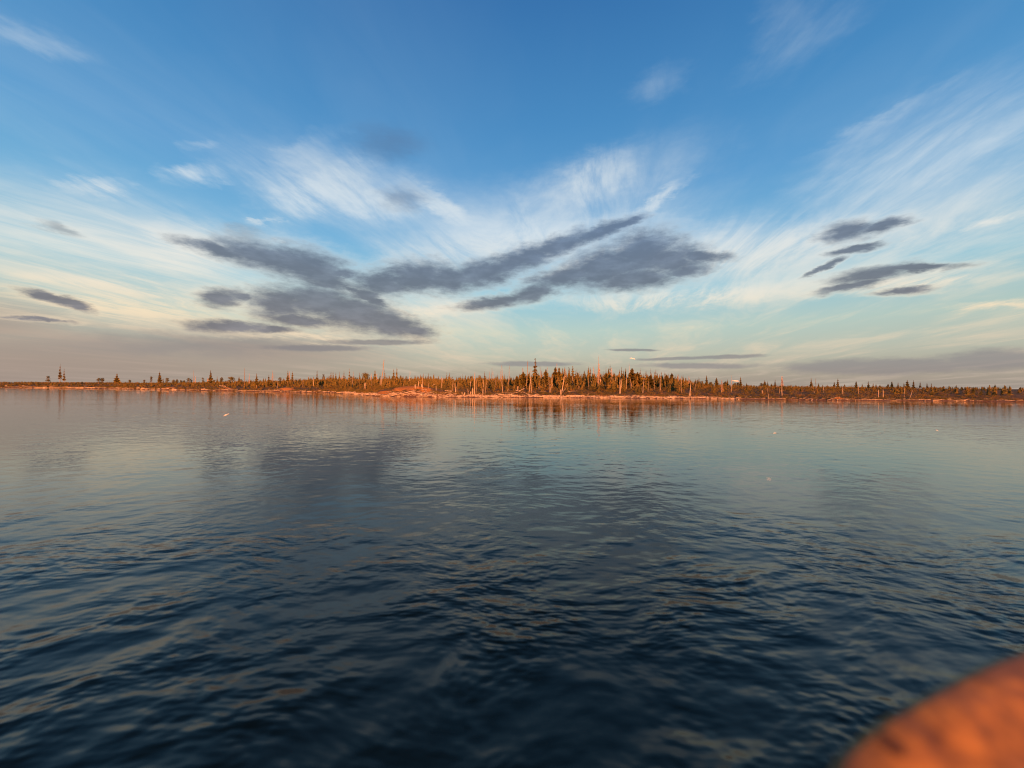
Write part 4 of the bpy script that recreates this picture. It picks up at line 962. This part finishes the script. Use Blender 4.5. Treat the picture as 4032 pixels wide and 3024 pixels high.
    ((55.32, 103.27, 0.43), (55.99, 103.1, 0.36), 0.085, 'thin short driftwood log, second past the leaning shore trunk toward the red dead clump'),
    ((54.83, 102.36, 0.12), (58.34, 102.12, 0.15), 0.09, 'thin long driftwood log between the red dead clump and the scrub spruce'),
    ((57.92, 102.12, 0.17), (59.51, 101.84, 0.17), 0.108, 'thin short driftwood log, first past the red dead clump toward the scrub spruce'),
    ((59.56, 102.26, 0.4), (61.08, 102.58, 0.43), 0.079, 'thin short driftwood log, second past the red dead clump toward the scrub spruce'),
    ((58.92, 101.16, 0.15), (63.1, 102.06, 0.37), 0.071, 'thin long driftwood log between the scrub spruce and the red pagoda tree'),
    ((61.98, 101.7, 0.33), (63.85, 101.24, 0.26), 0.094, 'thin short driftwood log, first past the scrub spruce toward the red pagoda tree'),
    ((63.92, 101.48, 0.28), (65.95, 100.39, 0.16), 0.072, 'thin short driftwood log, second past the scrub spruce toward the red pagoda tree'),
    ((67.44, 101.63, 0.44), (68.45, 101.39, 0.53), 0.081, 'thin short driftwood log, third past the scrub spruce toward the red pagoda tree'),
    ((67.02, 101.0, 0.34), (68.41, 100.87, 0.3), 0.102, 'thin short driftwood log, fourth past the scrub spruce toward the red pagoda tree'),
    ((68.97, 101.1, 0.31), (71.14, 99.8, 0.2), 0.083, 'thin short driftwood log, fifth past the scrub spruce toward the red pagoda tree'),
    ((71.79, 100.18, 0.22), (73.84, 99.22, 0.13), 0.074, 'thin short driftwood log, first past the red pagoda tree toward the dull red spire'),
    ((74.46, 99.65, 0.28), (76.29, 100.06, 0.48), 0.099, 'thin short driftwood log, second past the red pagoda tree toward the dull red spire'),
    ((75.27, 98.61, 0.17), (78.69, 99.2, 0.55), 0.068, 'thin long driftwood log, first past the dull red spire toward the sand patch spire'),
    ((77.74, 97.4, 0.23), (81.4, 98.66, 0.73), 0.082, 'thin long driftwood log, second past the dull red spire toward the sand patch spire'),
    ((79.03, 96.5, 0.09), (82.55, 97.7, 0.89), 0.079, 'thin long driftwood log, third past the dull red spire toward the sand patch spire'),
    ((82.47, 97.48, 0.78), (83.29, 97.71, 0.81), 0.063, 'thin short driftwood log, first past the sand patch spire toward the low forest spire'),
    ((81.64, 96.49, 0.17), (84.5, 96.08, 0.21), 0.076, 'thin short driftwood log, second past the sand patch spire toward the low forest spire'),
    ((85.15, 96.9, 0.29), (87.33, 95.84, 0.24), 0.07, 'thin short driftwood log, third past the sand patch spire toward the low forest spire'),
    ((88.49, 97.62, 0.38), (89.52, 97.38, 0.54), 0.072, 'thin short driftwood log, fourth past the sand patch spire toward the low forest spire'),
    ((87.93, 97.0, 0.22), (90.42, 96.9, 0.22), 0.099, 'thin short driftwood log, fifth past the sand patch spire toward the low forest spire'),
    ((91.35, 97.71, 0.31), (94.3, 97.78, 0.3), 0.103, 'thin short driftwood log, sixth past the sand patch spire toward the low forest spire'),
    ((94.62, 97.87, 0.3), (97.89, 98.0, 0.07), 0.087, 'thin long driftwood log between the sand patch spire and the low forest spire'),
    ((98.95, 99.05, 0.22), (100.41, 98.81, 0.19), 0.095, 'thin short driftwood log, first beyond the low forest spire'),
    ((101.07, 99.36, 0.44), (102.24, 99.66, 0.32), 0.084, 'thin short driftwood log, second beyond the low forest spire'),
    ((101.25, 99.53, 0.31), (104.21, 98.71, 0.22), 0.094, 'thin short driftwood log, third beyond the low forest spire'),
    ((104.32, 99.08, 0.24), (107.75, 98.94, 0.3), 0.093, 'thin long driftwood log, first beyond the low forest spire'),
    ((107.32, 98.09, 0.14), (111.89, 99.32, 0.36), 0.105, 'thin long driftwood log, second beyond the low forest spire'),
    ((112.71, 99.57, 0.45), (114.04, 99.88, 0.48), 0.076, 'thin short driftwood log, fourth beyond the low forest spire'),
    ((112.19, 99.11, 0.3), (114.12, 98.61, 0.16), 0.074, 'thin short driftwood log, fifth beyond the low forest spire'),
    ((114.86, 99.43, 0.24), (116.58, 98.8, 0.27), 0.107, 'thin short driftwood log, sixth beyond the low forest spire'),
    ((117.01, 99.27, 0.33), (118.71, 99.65, 0.4), 0.065, 'thin short driftwood log, seventh beyond the low forest spire'),
    ((117.28, 99.49, 0.31), (118.2, 98.42, 0.23), 0.065, 'thin short driftwood log, eighth beyond the low forest spire'),
    ((118.77, 99.18, 0.29), (120.03, 98.34, 0.23), 0.073, 'thin short driftwood log, ninth beyond the low forest spire'),
    ((119.57, 98.37, 0.19), (120.85, 98.41, 0.34), 0.067, 'thin short driftwood log, tenth beyond the low forest spire'),
    ((121.48, 98.95, 0.51), (122.62, 98.99, 0.63), 0.078, 'thin short driftwood log, eleventh beyond the low forest spire'),
    ((121.12, 98.66, 0.42), (121.85, 98.24, 0.45), 0.087, 'thin short driftwood log, twelfth beyond the low forest spire'),
    ((122.65, 98.99, 0.63), (123.21, 98.42, 0.59), 0.076, 'thin short driftwood log, thirteenth beyond the low forest spire'),
    ((121.34, 97.93, 0.33), (123.41, 96.96, 0.39), 0.076, 'thin short driftwood log, fourteenth beyond the low forest spire'),
    ((124.83, 97.34, 0.47), (125.59, 97.5, 0.51), 0.083, 'thin short driftwood log, fifteenth beyond the low forest spire'),
    ((123.56, 96.36, 0.29), (126.17, 96.27, 0.35), 0.071, 'thin short driftwood log, sixteenth beyond the low forest spire'),
    ((124.57, 95.02, 0.19), (129.93, 96.59, 0.4), 0.077, 'thin long driftwood log, third beyond the low forest spire'),
]
SKYLINE = [
    (-1.3316, 0.0033),
    (-1.2325, 0.00333),
    (-1.1003, -0.00104),
    (-0.9353, 0.00341),
    (-0.6711, 0.00921),
    (-0.5721, 0.01188),
    (-0.5061, 0.01696),
    (-0.2088, 0.02035),
    (-0.0041, 0.02177),
    (0.0289, 0.02861),
    (0.1213, 0.03718),
    (0.3195, 0.03591),
    (0.4121, 0.02995),
    (0.465, 0.01842),
    (0.5178, 0.01218),
    (0.6169, 0.00693),
    (0.749, 0.0052),
    (0.9802, 0.00483),
    (1.1123, 0.00706),
    (1.3316, 0.00991),
]
M_NEEDLE = noisy('spruce_needles', [(0.3, (0.060, 0.056, 0.016)), (0.5, (0.130, 0.105, 0.024)), (0.72, (0.18, 0.13, 0.032))], 1.6, 0.9, vary=0.5)
M_LEAF = noisy('leaf_green', [(0.3, (0.05, 0.055, 0.026)), (0.7, (0.13, 0.12, 0.055))], 1.8, 0.9, vary=0.5)
M_BARK = noisy('living_bark', [(0.3, (0.16, 0.11, 0.08)), (0.7, (0.34, 0.25, 0.19))], 3.0, 0.9, stretch=(3, 3, 0.6), vary=0.4)
M_SNAG = noisy('bleached_wood', [(0.3, (0.19, 0.145, 0.10)), (0.6, (0.35, 0.285, 0.22)), (0.8, (0.48, 0.42, 0.35))], 2.6, 0.85, stretch=(4, 4, 0.5), vary=0.95)
M_TWIG = noisy('dead_twigs', [(0.3, (0.24, 0.15, 0.11)), (0.7, (0.46, 0.31, 0.23))], 2.0, 0.9, vary=0.4)
M_DRIFT = noisy('driftwood', [(0.28, (0.11, 0.085, 0.065)), (0.5, (0.29, 0.24, 0.19)), (0.75, (0.47, 0.41, 0.35))], 3.0, 0.85, vary=0.95)
M_SCRUB = noisy('scrub_leaves', [(0.32, (0.040, 0.045, 0.015)), (0.5, (0.105, 0.085, 0.022)), (0.7, (0.21, 0.11, 0.034))], 0.5, 0.95, vary=0.0)
M_WOOD = noisy('far_needles', [(0.32, (0.045, 0.048, 0.016)), (0.5, (0.115, 0.090, 0.024)), (0.7, (0.18, 0.11, 0.032))], 0.35, 0.95, vary=0.0)


def sprays(m, rng, H, rad_at, z0, z1, step, per, droop=0.25, solid=0.3):
    z = z0
    while z < z1:
        R = rad_at((z - z0) / (z1 - z0))
        for _ in range(per):
            a = rng.uniform(0, 2 * math.pi)
            L = R * rng.uniform(0.55, 1.15)
            zz = z + rng.uniform(-0.5, 0.5) * step
            ca, sa_ = math.cos(a), math.sin(a)
            wd = max(0.05, 0.34 * L)
            tip = (ca * L, sa_ * L, zz - droop * L)
            mid = 0.55
            l = (ca * L * mid - sa_ * wd, sa_ * L * mid + ca * wd, zz - droop * L * 0.35)
            rr = (ca * L * mid + sa_ * wd, sa_ * L * mid - ca * wd, zz - droop * L * 0.35)
            m.poly((0, 0, zz + 0.04), rr, tip, l)
            m.poly((0, 0, zz + 0.05), tip, (ca * L * 0.5, sa_ * L * 0.5, zz - droop * L - solid * L - 0.04))
        z += step * rng.uniform(0.75, 1.3)


def make_spruce(root, rng, H, W, lx, ragged=False):
    tk = MB()
    tk.tube([(0, 0, -0.3), (lx * 0.5, 0, H * 0.5), (lx, 0, H * 0.97)], [max(0.05, H * 0.013), max(0.035, H * 0.008), 0.012], 6)
    tk.build('trunk', M_BARK, root)
    cr = MB()
    low = rng.uniform(0.05, 0.3)
    waist = rng.uniform(0.5, 0.8)
    spire = rng.uniform(0.25, 0.42)

    def rad(u):
        if u > waist:
            k_ = spire * (1 - (u - waist) / (1 - waist)) + 0.06
        else:
            k_ = spire + (1 - spire) * (1 - u / waist) ** 0.8 if u > 0.12 else 0.75 + u * 2
        if ragged:
            k_ = (1 - u) * 0.85 + 0.16
            k_ *= 0.55 + 0.75 * (0.5 + 0.5 * math.sin(u * 46 + 1.0)) ** 1.5
        else:
            k_ *= 0.8 + 0.25 * math.sin(u * 31 + H * 7)
        return W * 0.5 * k_
    sprays(cr, rng, H, rad, H * low, H * 0.99, max(0.1, H * 0.024), 7 if not ragged else 6, 0.3, 0.28 if not ragged else 0.12)
    cr.build('crown', M_NEEDLE, root)


def make_conifer(root, rng, H, W):
    tk = MB()
    tk.tube([(0, 0, -0.3), (0, 0, H * 0.96)], [max(0.06, H * 0.014), 0.015], 6)
    tk.build('trunk', M_BARK, root)
    cr = MB()
    ph = rng.uniform(0, 6)

    def rad(u):
        k_ = (0.55 + 0.5 * math.sin(min(1, u * 1.5 + 0.25) * math.pi * 0.55)) * (1 - u ** 2.2) + 0.10
        return W * 0.5 * k_ * (0.85 + 0.22 * math.sin(u * 23 + ph))
    sprays(cr, rng, H, rad, H * rng.uniform(0.16, 0.34), H * 0.99, max(0.1, H * 0.022), 11, 0.22, 0.25)
    cr.build('crown', M_NEEDLE, root)


def make_round(root, rng, H, W):
    tk = MB()
    tk.tube([(0, 0, -0.3), (0.04 * W, 0, H * 0.5), (0, 0, H * 0.85)], [max(0.05, H * 0.02), max(0.03, H * 0.014), 0.015], 6)
    for i in range(4):
        a = i * 1.7 + rng.random()
        tk.tube([(0, 0, H * (0.4 + i * 0.09)), (math.cos(a) * W * 0.33, math.sin(a) * W * 0.33, H * (0.62 + i * 0.08))], [0.03, 0.012], 4)
    tk.build('trunk', M_SNAG if rng.random() < 0.3 else M_BARK, root)
    cr = MB()
    cl = []
    for i in range(12):
        a = rng.uniform(0, 6.28)
        q_ = rng.uniform(0, 0.75) ** 0.6
        cl.append((math.cos(a) * W * 0.36 * q_, math.sin(a) * W * 0.36 * q_, H * rng.uniform(0.22, 0.9), W * rng.uniform(0.15, 0.26)))
    cl.append((0, 0, H * 0.88, W * 0.22))
    cl.append((0, 0, H * 0.6, W * 0.3))
    for cx, cy, cz, R in cl:
        for _ in range(42):
            d = Vector((rng.gauss(0, 1), rng.gauss(0, 1), rng.gauss(0, 0.8))).normalized() * R * rng.uniform(0.45, 1.05)
            c0 = Vector((cx, cy, cz)) + d
            e1 = Vector((rng.gauss(0, 1), rng.gauss(0, 1), rng.gauss(0, 1))).normalized() * max(0.05, W * 0.075)
            e2 = Vector((rng.gauss(0, 1), rng.gauss(0, 1), rng.gauss(0, 1))).normalized() * max(0.05, W * 0.075)
            cr.poly(tuple(c0 - e1), tuple(c0 + e2), tuple(c0 + e1))
    cr.build('crown', M_LEAF, root)


def bent(rng, H, lx, k=5, amp=0.012):
    pts = []
    for i in range(k + 1):
        u = i / k
        pts.append((lx * u + (rng.uniform(-1, 1) * amp * H if 0 < i < k else 0), rng.uniform(-1, 1) * amp * H * 0.6 if 0 < i < k else 0, -0.3 + (H + 0.3) * u))
    return pts


def make_dead(o_label, rng, loc, H, W, lx, group):
    root = thing('dead_tree', o_label, 'dead tree', loc, group)
    tk = MB()
    pts = bent(rng, H, lx)
    r0 = max(0.05, W * 0.36)
    r1 = r0 * rng.uniform(0.25, 0.5) if H > 2.5 else r0 * 0.75
    tk.tube(pts, [r0 + (r1 - r0) * (i / 5) for i in range(6)], 7, rnd=rng)
    # splintered top
    for i in range(3):
        a = rng.uniform(0, 6.28)
        tp = pts[-1]
        tk.tube([tp, (tp[0] + math.cos(a) * r1 * 0.6, tp[1] + math.sin(a) * r1 * 0.6, tp[2] + rng.uniform(0.1, 0.05 * H + 0.12))], [r1 * 0.6, 0.008], 4)
    tk.build('trunk', M_SNAG, root, True)
    nb = 0 if H < 1.5 else rng.randint(2, 4) if H < 4 else rng.randint(4, 7)
    for i in range(nb):
        u = rng.uniform(0.35, 0.97)
        a = rng.uniform(0, 6.28)
        L = rng.uniform(0.15, 0.5) * min(1.5, 0.25 * H)
        k_ = min(4, int(u * 5))
        fr = u * 5 - k_
        base = Vector(pts[k_]).lerp(Vector(pts[k_ + 1]), fr)
        bm_ = MB()
        bm_.tube([base, base + Vector((math.cos(a) * L, math.sin(a) * L, rng.uniform(-0.3, 0.45) * L))], [0.03, 0.008], 4)
        bm_.build('branch', M_SNAG, root)
    return root


def make_twiggy(o_label, rng, loc, H, W, lx, group):
    root = thing('dead_tree', o_label, 'dead tree', loc, group)
    tk = MB()
    nst = 1 if W < 1.0 else 3
    for s in range(nst):
        off = 0 if s == 0 else rng.uniform(-0.25, 0.25) * W
        Hs = H * (1 if s == 0 else rng.uniform(0.6, 0.85))
        tk.tube([(off, 0, -0.3), (off + lx * 0.5, 0, Hs * 0.5), (off * 0.7 + lx, 0, Hs)], [0.09, 0.06, 0.012], 6)
    tk.build('trunk', M_SNAG, root)
    tw = MB()
    cnt = int(50 + 26 * H)
    for i in range(cnt):
        u = rng.uniform(0.2, 0.97)
        R = W * 0.5 * (1.05 - u * 0.85) * rng.uniform(0.5, 1.1)
        a = rng.uniform(0, 6.28)
        z = u * H
        x0 = lx * u
        tip = (x0 + math.cos(a) * R, math.sin(a) * R, z + rng.uniform(-0.5, 0.15) * R)
        tw.tube([(x0, 0, z), tip], [0.022, 0.007], 3, cap=False)
        tw.poly((x0 + math.cos(a) * R * 0.3, math.sin(a) * R * 0.3, z), tip, (x0 + math.cos(a) * R * 0.75, math.sin(a) * R * 0.75, z - 0.28 * R - 0.05))
    tw.build('twigs', M_TWIG, root)
    return root


GROUPS = {'S': 'spruces on the far bank', 'T': 'spruces on the far bank', 'C': 'bushy conifers of the grove', 'B': 'round-crowned trees in the scrub', 'D': 'bare dead trunks on the far bank', 'K': 'twiggy dead trees on the far bank', 'P': 'broken stumps on the far bank', 'F': 'forked dead sticks by the water'}
for i, (kind, x, y, H, W, lx, label) in enumerate(TREES):
    rng = random.Random(1000 + i)
    loc = (x, y, ground_z(x, y) - 0.02)
    g = GROUPS[kind]
    if kind in 'ST':
        root = thing('spruce_tree', label, 'tree', loc, g)
        make_spruce(root, rng, H, W * 1.6, lx, kind == 'T')
    elif kind == 'C':
        root = thing('conifer_tree', label, 'tree', loc, g)
        make_conifer(root, rng, H, W * 1.5)
    elif kind == 'B':
        root = thing('leafy_tree', label, 'tree', loc, g)
        make_round(root, rng, H, W * 1.1)
    elif kind == 'K':
        make_twiggy(label, rng, loc, H, W, lx, g)
    elif kind == 'D':
        make_dead(label, rng, loc, H, W, lx, g)
    elif kind == 'P':
        m = MB()
        r0 = max(0.09, W * 0.5)
        m.tube([(0, 0, -0.3), (lx * 0.5, 0, H * 0.5), (lx, 0, H * 0.92)], [r0 * 1.15, r0, r0 * 0.85], 8, rnd=rng)
        for j in range(3):
            a = j * 2.1 + rng.random()
            m.tube([(lx + math.cos(a) * r0 * 0.4, math.sin(a) * r0 * 0.4, H * 0.88), (lx + math.cos(a) * r0 * 0.5, math.sin(a) * r0 * 0.5, H * rng.uniform(0.97, 1.1))], [r0 * 0.4, 0.01], 4)
        o = m.build('tree_stump', M_SNAG)
        o.location = loc
        tag(o, label, 'tree stump', g)
    elif kind == 'F':
        root = thing('forked_stick', label, 'dead wood', loc, g)
        m = MB()
        m.tube([(0, 0, -0.2), (0.05, 0, H * 0.5), (lx - 0.05, 0, H)], [0.11, 0.085, 0.04], 6, rnd=rng)
        m.build('stem', M_SNAG, root)
        m = MB()
        m.tube([(0.05, 0, H * 0.48), (0.34, 0.05, H * 0.72)], [0.06, 0.03], 5)
        m.build('branch', M_SNAG, root)

for i, (a, b_, rad, label) in enumerate(LOGS):
    rng = random.Random(5000 + i)
    a, b_ = Vector(a), Vector(b_)
    mid = (a + b_) / 2
    d = b_ - a
    pts, rr = [], []
    for k in range(5):
        u = k / 4
        pts.append(a - mid + d * u + Vector((0, rng.uniform(-1, 1), rng.uniform(-0.5, 0.5))) * (0.02 * d.length if 0 < k < 4 else 0))
        rr.append(rad * (1.08 - 0.4 * u if i % 2 else 0.7 + 0.4 * u))
    m = MB()
    m.tube(pts, rr, 7, rnd=rng)
    if rad > 0.11 or i % 4 == 0:     # broken branch stubs and root ends
        for k in range(rng.randint(1, 3)):
            u = rng.uniform(0.1, 0.9)
            c0 = a - mid + d * u
            m.tube([c0, c0 + Vector((rng.uniform(-0.3, 0.3), rng.uniform(-0.4, 0.1), rng.uniform(0.1, 0.45)))], [rad * 0.35, 0.012], 4)
    o = m.build('driftwood_log', M_DRIFT, None, True)
    o.location = mid
    tag(o, label, 'driftwood', 'driftwood logs along the far bank')

# ---------------------------------------------------------------- small driftwood, scrub and far wood: beyond counting
rng = random.Random(11)
m = MB()
for i in range(2600):
    x = rng.uniform(-330, 135) if rng.random() < 0.3 else rng.uniform(-62, 60)
    s = rng.uniform(0.1, 3.4)
    if earth(x, s) > 0.3:
        s *= 0.35
    y = shore_y(x) + s
    z = ground_z(x, y) + 0.05
    L = rng.uniform(0.25, 1.3)
    a = rng.gauss(0, 0.5)
    dz_ = rng.uniform(-0.1, 0.22) * L
    e = Vector((math.cos(a) * L, math.sin(a) * L, dz_))
    c0 = Vector((x, y, z))
    m.tube([c0 - e * 0.5 + Vector((0, 0, max(0, -dz_))), c0 + e * 0.5], [rng.uniform(0.03, 0.08), rng.uniform(0.015, 0.05)], 4)
o = m.build('driftwood_debris', M_DRIFT)
o['kind'] = 'stuff'
o['label'] = 'small driftwood sticks strewn along the water line'


def leaf_clump(m, rng, c0, W, H, nleaf, size):
    for _ in range(nleaf):
        a = rng.uniform(0, 6.28)
        q_ = math.sqrt(rng.random())
        u = rng.random()
        q_ *= math.sqrt(max(0.05, 1 - u * u))
        p0 = Vector((c0[0] + math.cos(a) * q_ * W, c0[1] + math.sin(a) * q_ * W, c0[2] + u * H))
        e1 = Vector((rng.gauss(0, 1), rng.gauss(0, 0.6), rng.gauss(0, 0.8))).normalized() * size * rng.uniform(0.6, 1.3)
        e2 = Vector((rng.gauss(0, 1), rng.gauss(0, 0.6), rng.gauss(0, 0.8))).normalized() * size * rng.uniform(0.5, 1.0)
        m.poly(tuple(p0 - e1), tuple(p0 + e2), tuple(p0 + e1))


m = MB()
for i in range(6800):
    x = rng.uniform(-345, 140) if rng.random() < 0.5 else rng.uniform(-80, 130)
    s = (2.6 if -62 < x < 48 else 1.3) + 42 * rng.random() ** 1.7
    if earth(x, s) > 0.42 and rng.random() < 0.93:
        continue
    y = shore_y(x) + s
    far = y / 110.0
    W = rng.uniform(0.45, 1.3)
    H = rng.uniform(0.18, 0.6) if s < 10 else rng.uniform(0.4, 1.3)
    leaf_clump(m, rng, (x, y, ground_z(x, y) - 0.05), W, H, 30, 0.13 * far)
o = m.build('scrub', M_SCRUB)
o['kind'] = 'stuff'
o['label'] = 'low brown green scrub covering the far bank'


def sky_tan(bx):
    return ramp(bx, SKYLINE)


def small_conifer(m, rng, x, y, z, H, W):
    n_ = 9
    for i in range(n_):
        u = i / n_
        R = W * 0.5 * (1 - u) + 0.08
        for k in range(3):
            a = rng.uniform(0, 6.28)
            ca, sa_ = math.cos(a), math.sin(a)
            zz = z + H * (0.12 + 0.88 * u)
            tip = (x + ca * R, y + sa_ * R, zz - 0.3 * R)
            m.poly((x, y, zz + H * 0.13), tip, (x + sa_ * R * 0.5, y - ca * R * 0.5, zz - 0.1 * R - H * 0.04))
            m.poly((x, y, zz + H * 0.12), (x - sa_ * R * 0.6, y + ca * R * 0.6, zz - 0.3 * R), tip)


m = MB()
cnt = 0
while cnt < 6200:
    x = rng.uniform(-420, 190) if rng.random() < 0.75 else rng.uniform(-190, 0)
    s = rng.uniform(9, 120)
    y = shore_y(x) + s
    bx = x / y
    if not -1.5 < bx < 1.5:
        continue
    ztop = 3.0 + sky_tan(bx) * y
    z = ground_z(x, y)
    H = (ztop - z) * (rng.uniform(0.6, 1.0) if rng.random() < 0.9 else rng.uniform(1.0, 1.35))
    grove = 0.03 < bx < 0.44
    if bx < 0.95 and s < 24 and not grove and rng.random() < 0.75:
        continue
    if H < 0.5:
        H = rng.uniform(0.5, 0.9)
    if s < 24:
        H = min(H, rng.uniform(1.5, 4.6) if grove and s > 13 else 2.6)
    W = H * rng.uniform(0.4, 0.75)
    small_conifer(m, rng, x, y, z, H, min(W, 2.4))
    cnt += 1
o = m.build('far_wood', M_WOOD)
o['kind'] = 'stuff'
o['label'] = 'dark low wood behind the bank, too far to count'

# ---------------------------------------------------------------- the boat's own flank, close under the camera
EDGE = [(-9.0, -0.9), (-6.0, -0.82), (-3.0, -0.76), (-1.0, -0.74), (-0.4, -0.68), (-0.08, -0.45), (0.10, -0.10), (0.22, 0.20), (0.31, 0.375), (0.395, 0.476), (0.465, 0.519), (0.528, 0.550), (0.592, 0.575), (0.658, 0.602), (0.765, 0.643), (0.873, 0.680), (1.15, 0.76), (1.7, 0.86), (2.8, 0.95), (5.0, 1.0), (9.0, 0.9), (12.0, 0.5), (14.0, -0.2)]  # both ends lengthened out of view to shade the near water
om, n, b = material('orange_paint', 0.5)
t = n.node('ShaderNodeTexCoord')
f, _ = n.noise(t.outputs['Object'], 26.0, 5, 0.65)
f2, _ = n.noise(n.vmath('MULTIPLY', t.outputs['Object'], (1, 1.6, 1)), 13.0, 4, 0.6)
c = n.ramp(f, [(0.35, (0.11, 0.05, 0.014)), (0.62, (0.37, 0.175, 0.034))])
c = n.mix(n.smooth(f2, 0.45, 0.62, 0, 0.7), c, (0.15, 0.075, 0.035))
n.put(b.inputs['Base Color'], c)
dm = noisy('dark_hole', [(0.3, (0.02, 0.012, 0.008)), (0.7, (0.05, 0.025, 0.015))], 20, 0.6)
boat = thing('boat', 'orange painted flank of the boat at the lower corner, out of focus', 'boat', (0, 0, 0))
# cross-section from the inboard foot over the sloping top to the waterline: (outward shift, height)
SECT = [(-0.75, 1.9), (-0.55, 2.22), (-0.33, 2.40), (-0.15, 2.475), (-0.045, 2.520), (-0.012, 2.533), (-0.002, 2.532), (0.001, 2.526), (-0.006, 2.47), (-0.05, 2.0), (-0.2, 1.0), (-0.45, 0.1), (-0.6, -0.4)]
m = MB()
EDGE2 = []
for k in range(len(EDGE) - 1):
    for j in range(4):
        p0, p1, p2, p3 = (Vector(EDGE[max(0, min(len(EDGE) - 1, k + q_))]) for q_ in (-1, 0, 1, 2))
        u = j / 4
        EDGE2.append(0.5 * ((2 * p1) + (p2 - p0) * u + (2 * p0 - 5 * p1 + 4 * p2 - p3) * u * u + (3 * p1 - p0 - 3 * p2 + p3) * u ** 3))
EDGE2.append(Vector(EDGE[-1]))
for e in EDGE2:
    i_ = EDGE2.index(e)
    d = (EDGE2[min(i_ + 1, len(EDGE2) - 1)] - EDGE2[max(i_ - 1, 0)]).normalized()
    nrm = Vector((-d.y, d.x))
    for off, z in SECT:
        q_ = e + nrm * off
        m.v.append((q_.x, q_.y, z))
ns = len(SECT)
for i in range(len(EDGE2) - 1):
    for k in range(ns - 1):
        a = i * ns + k
        m.f.append((a, a + 1, a + ns + 1, a + ns))
hull = m.build('hull', om, boat, True)
m = MB()
m.tube([(0.5064, 0.5146, 2.522), (0.5075, 0.5118, 2.529)], [0.013, 0.012], 16)
m.build('scupper_plug', dm, boat)

# ---------------------------------------------------------------- white streaks added in the air for glints on the window glass
wd, n, b = material('glint_white', 0.25)
b.inputs['Base Color'].default_value = (0.86, 0.88, 0.88, 1)  # plain white stands in for the sparkle
for i, (c0, L, ang, where) in enumerate(GLINTS):
    rng = random.Random(9000 + i)
    m = MB()
    k = 7
    pts, rr = [], []
    for j in range(k):
        u = j / (k - 1)
        pts.append(((u - 0.5) * L, 0, rng.uniform(-0.04, 0.04) * L))
        rr.append(L * 0.055 * max(0.06, math.sin(math.pi * (0.05 + 0.9 * u)) * rng.uniform(0.65, 1.1)))
    m.tube(pts, rr, 8)
    o = m.build('glint_streak', wd, None, True)
    o.location = c0
    o.rotation_euler = (0, -ang, 0)
    tag(o, 'white streak for a window glint ' + where, 'water drop', 'window glints shown as white streaks')
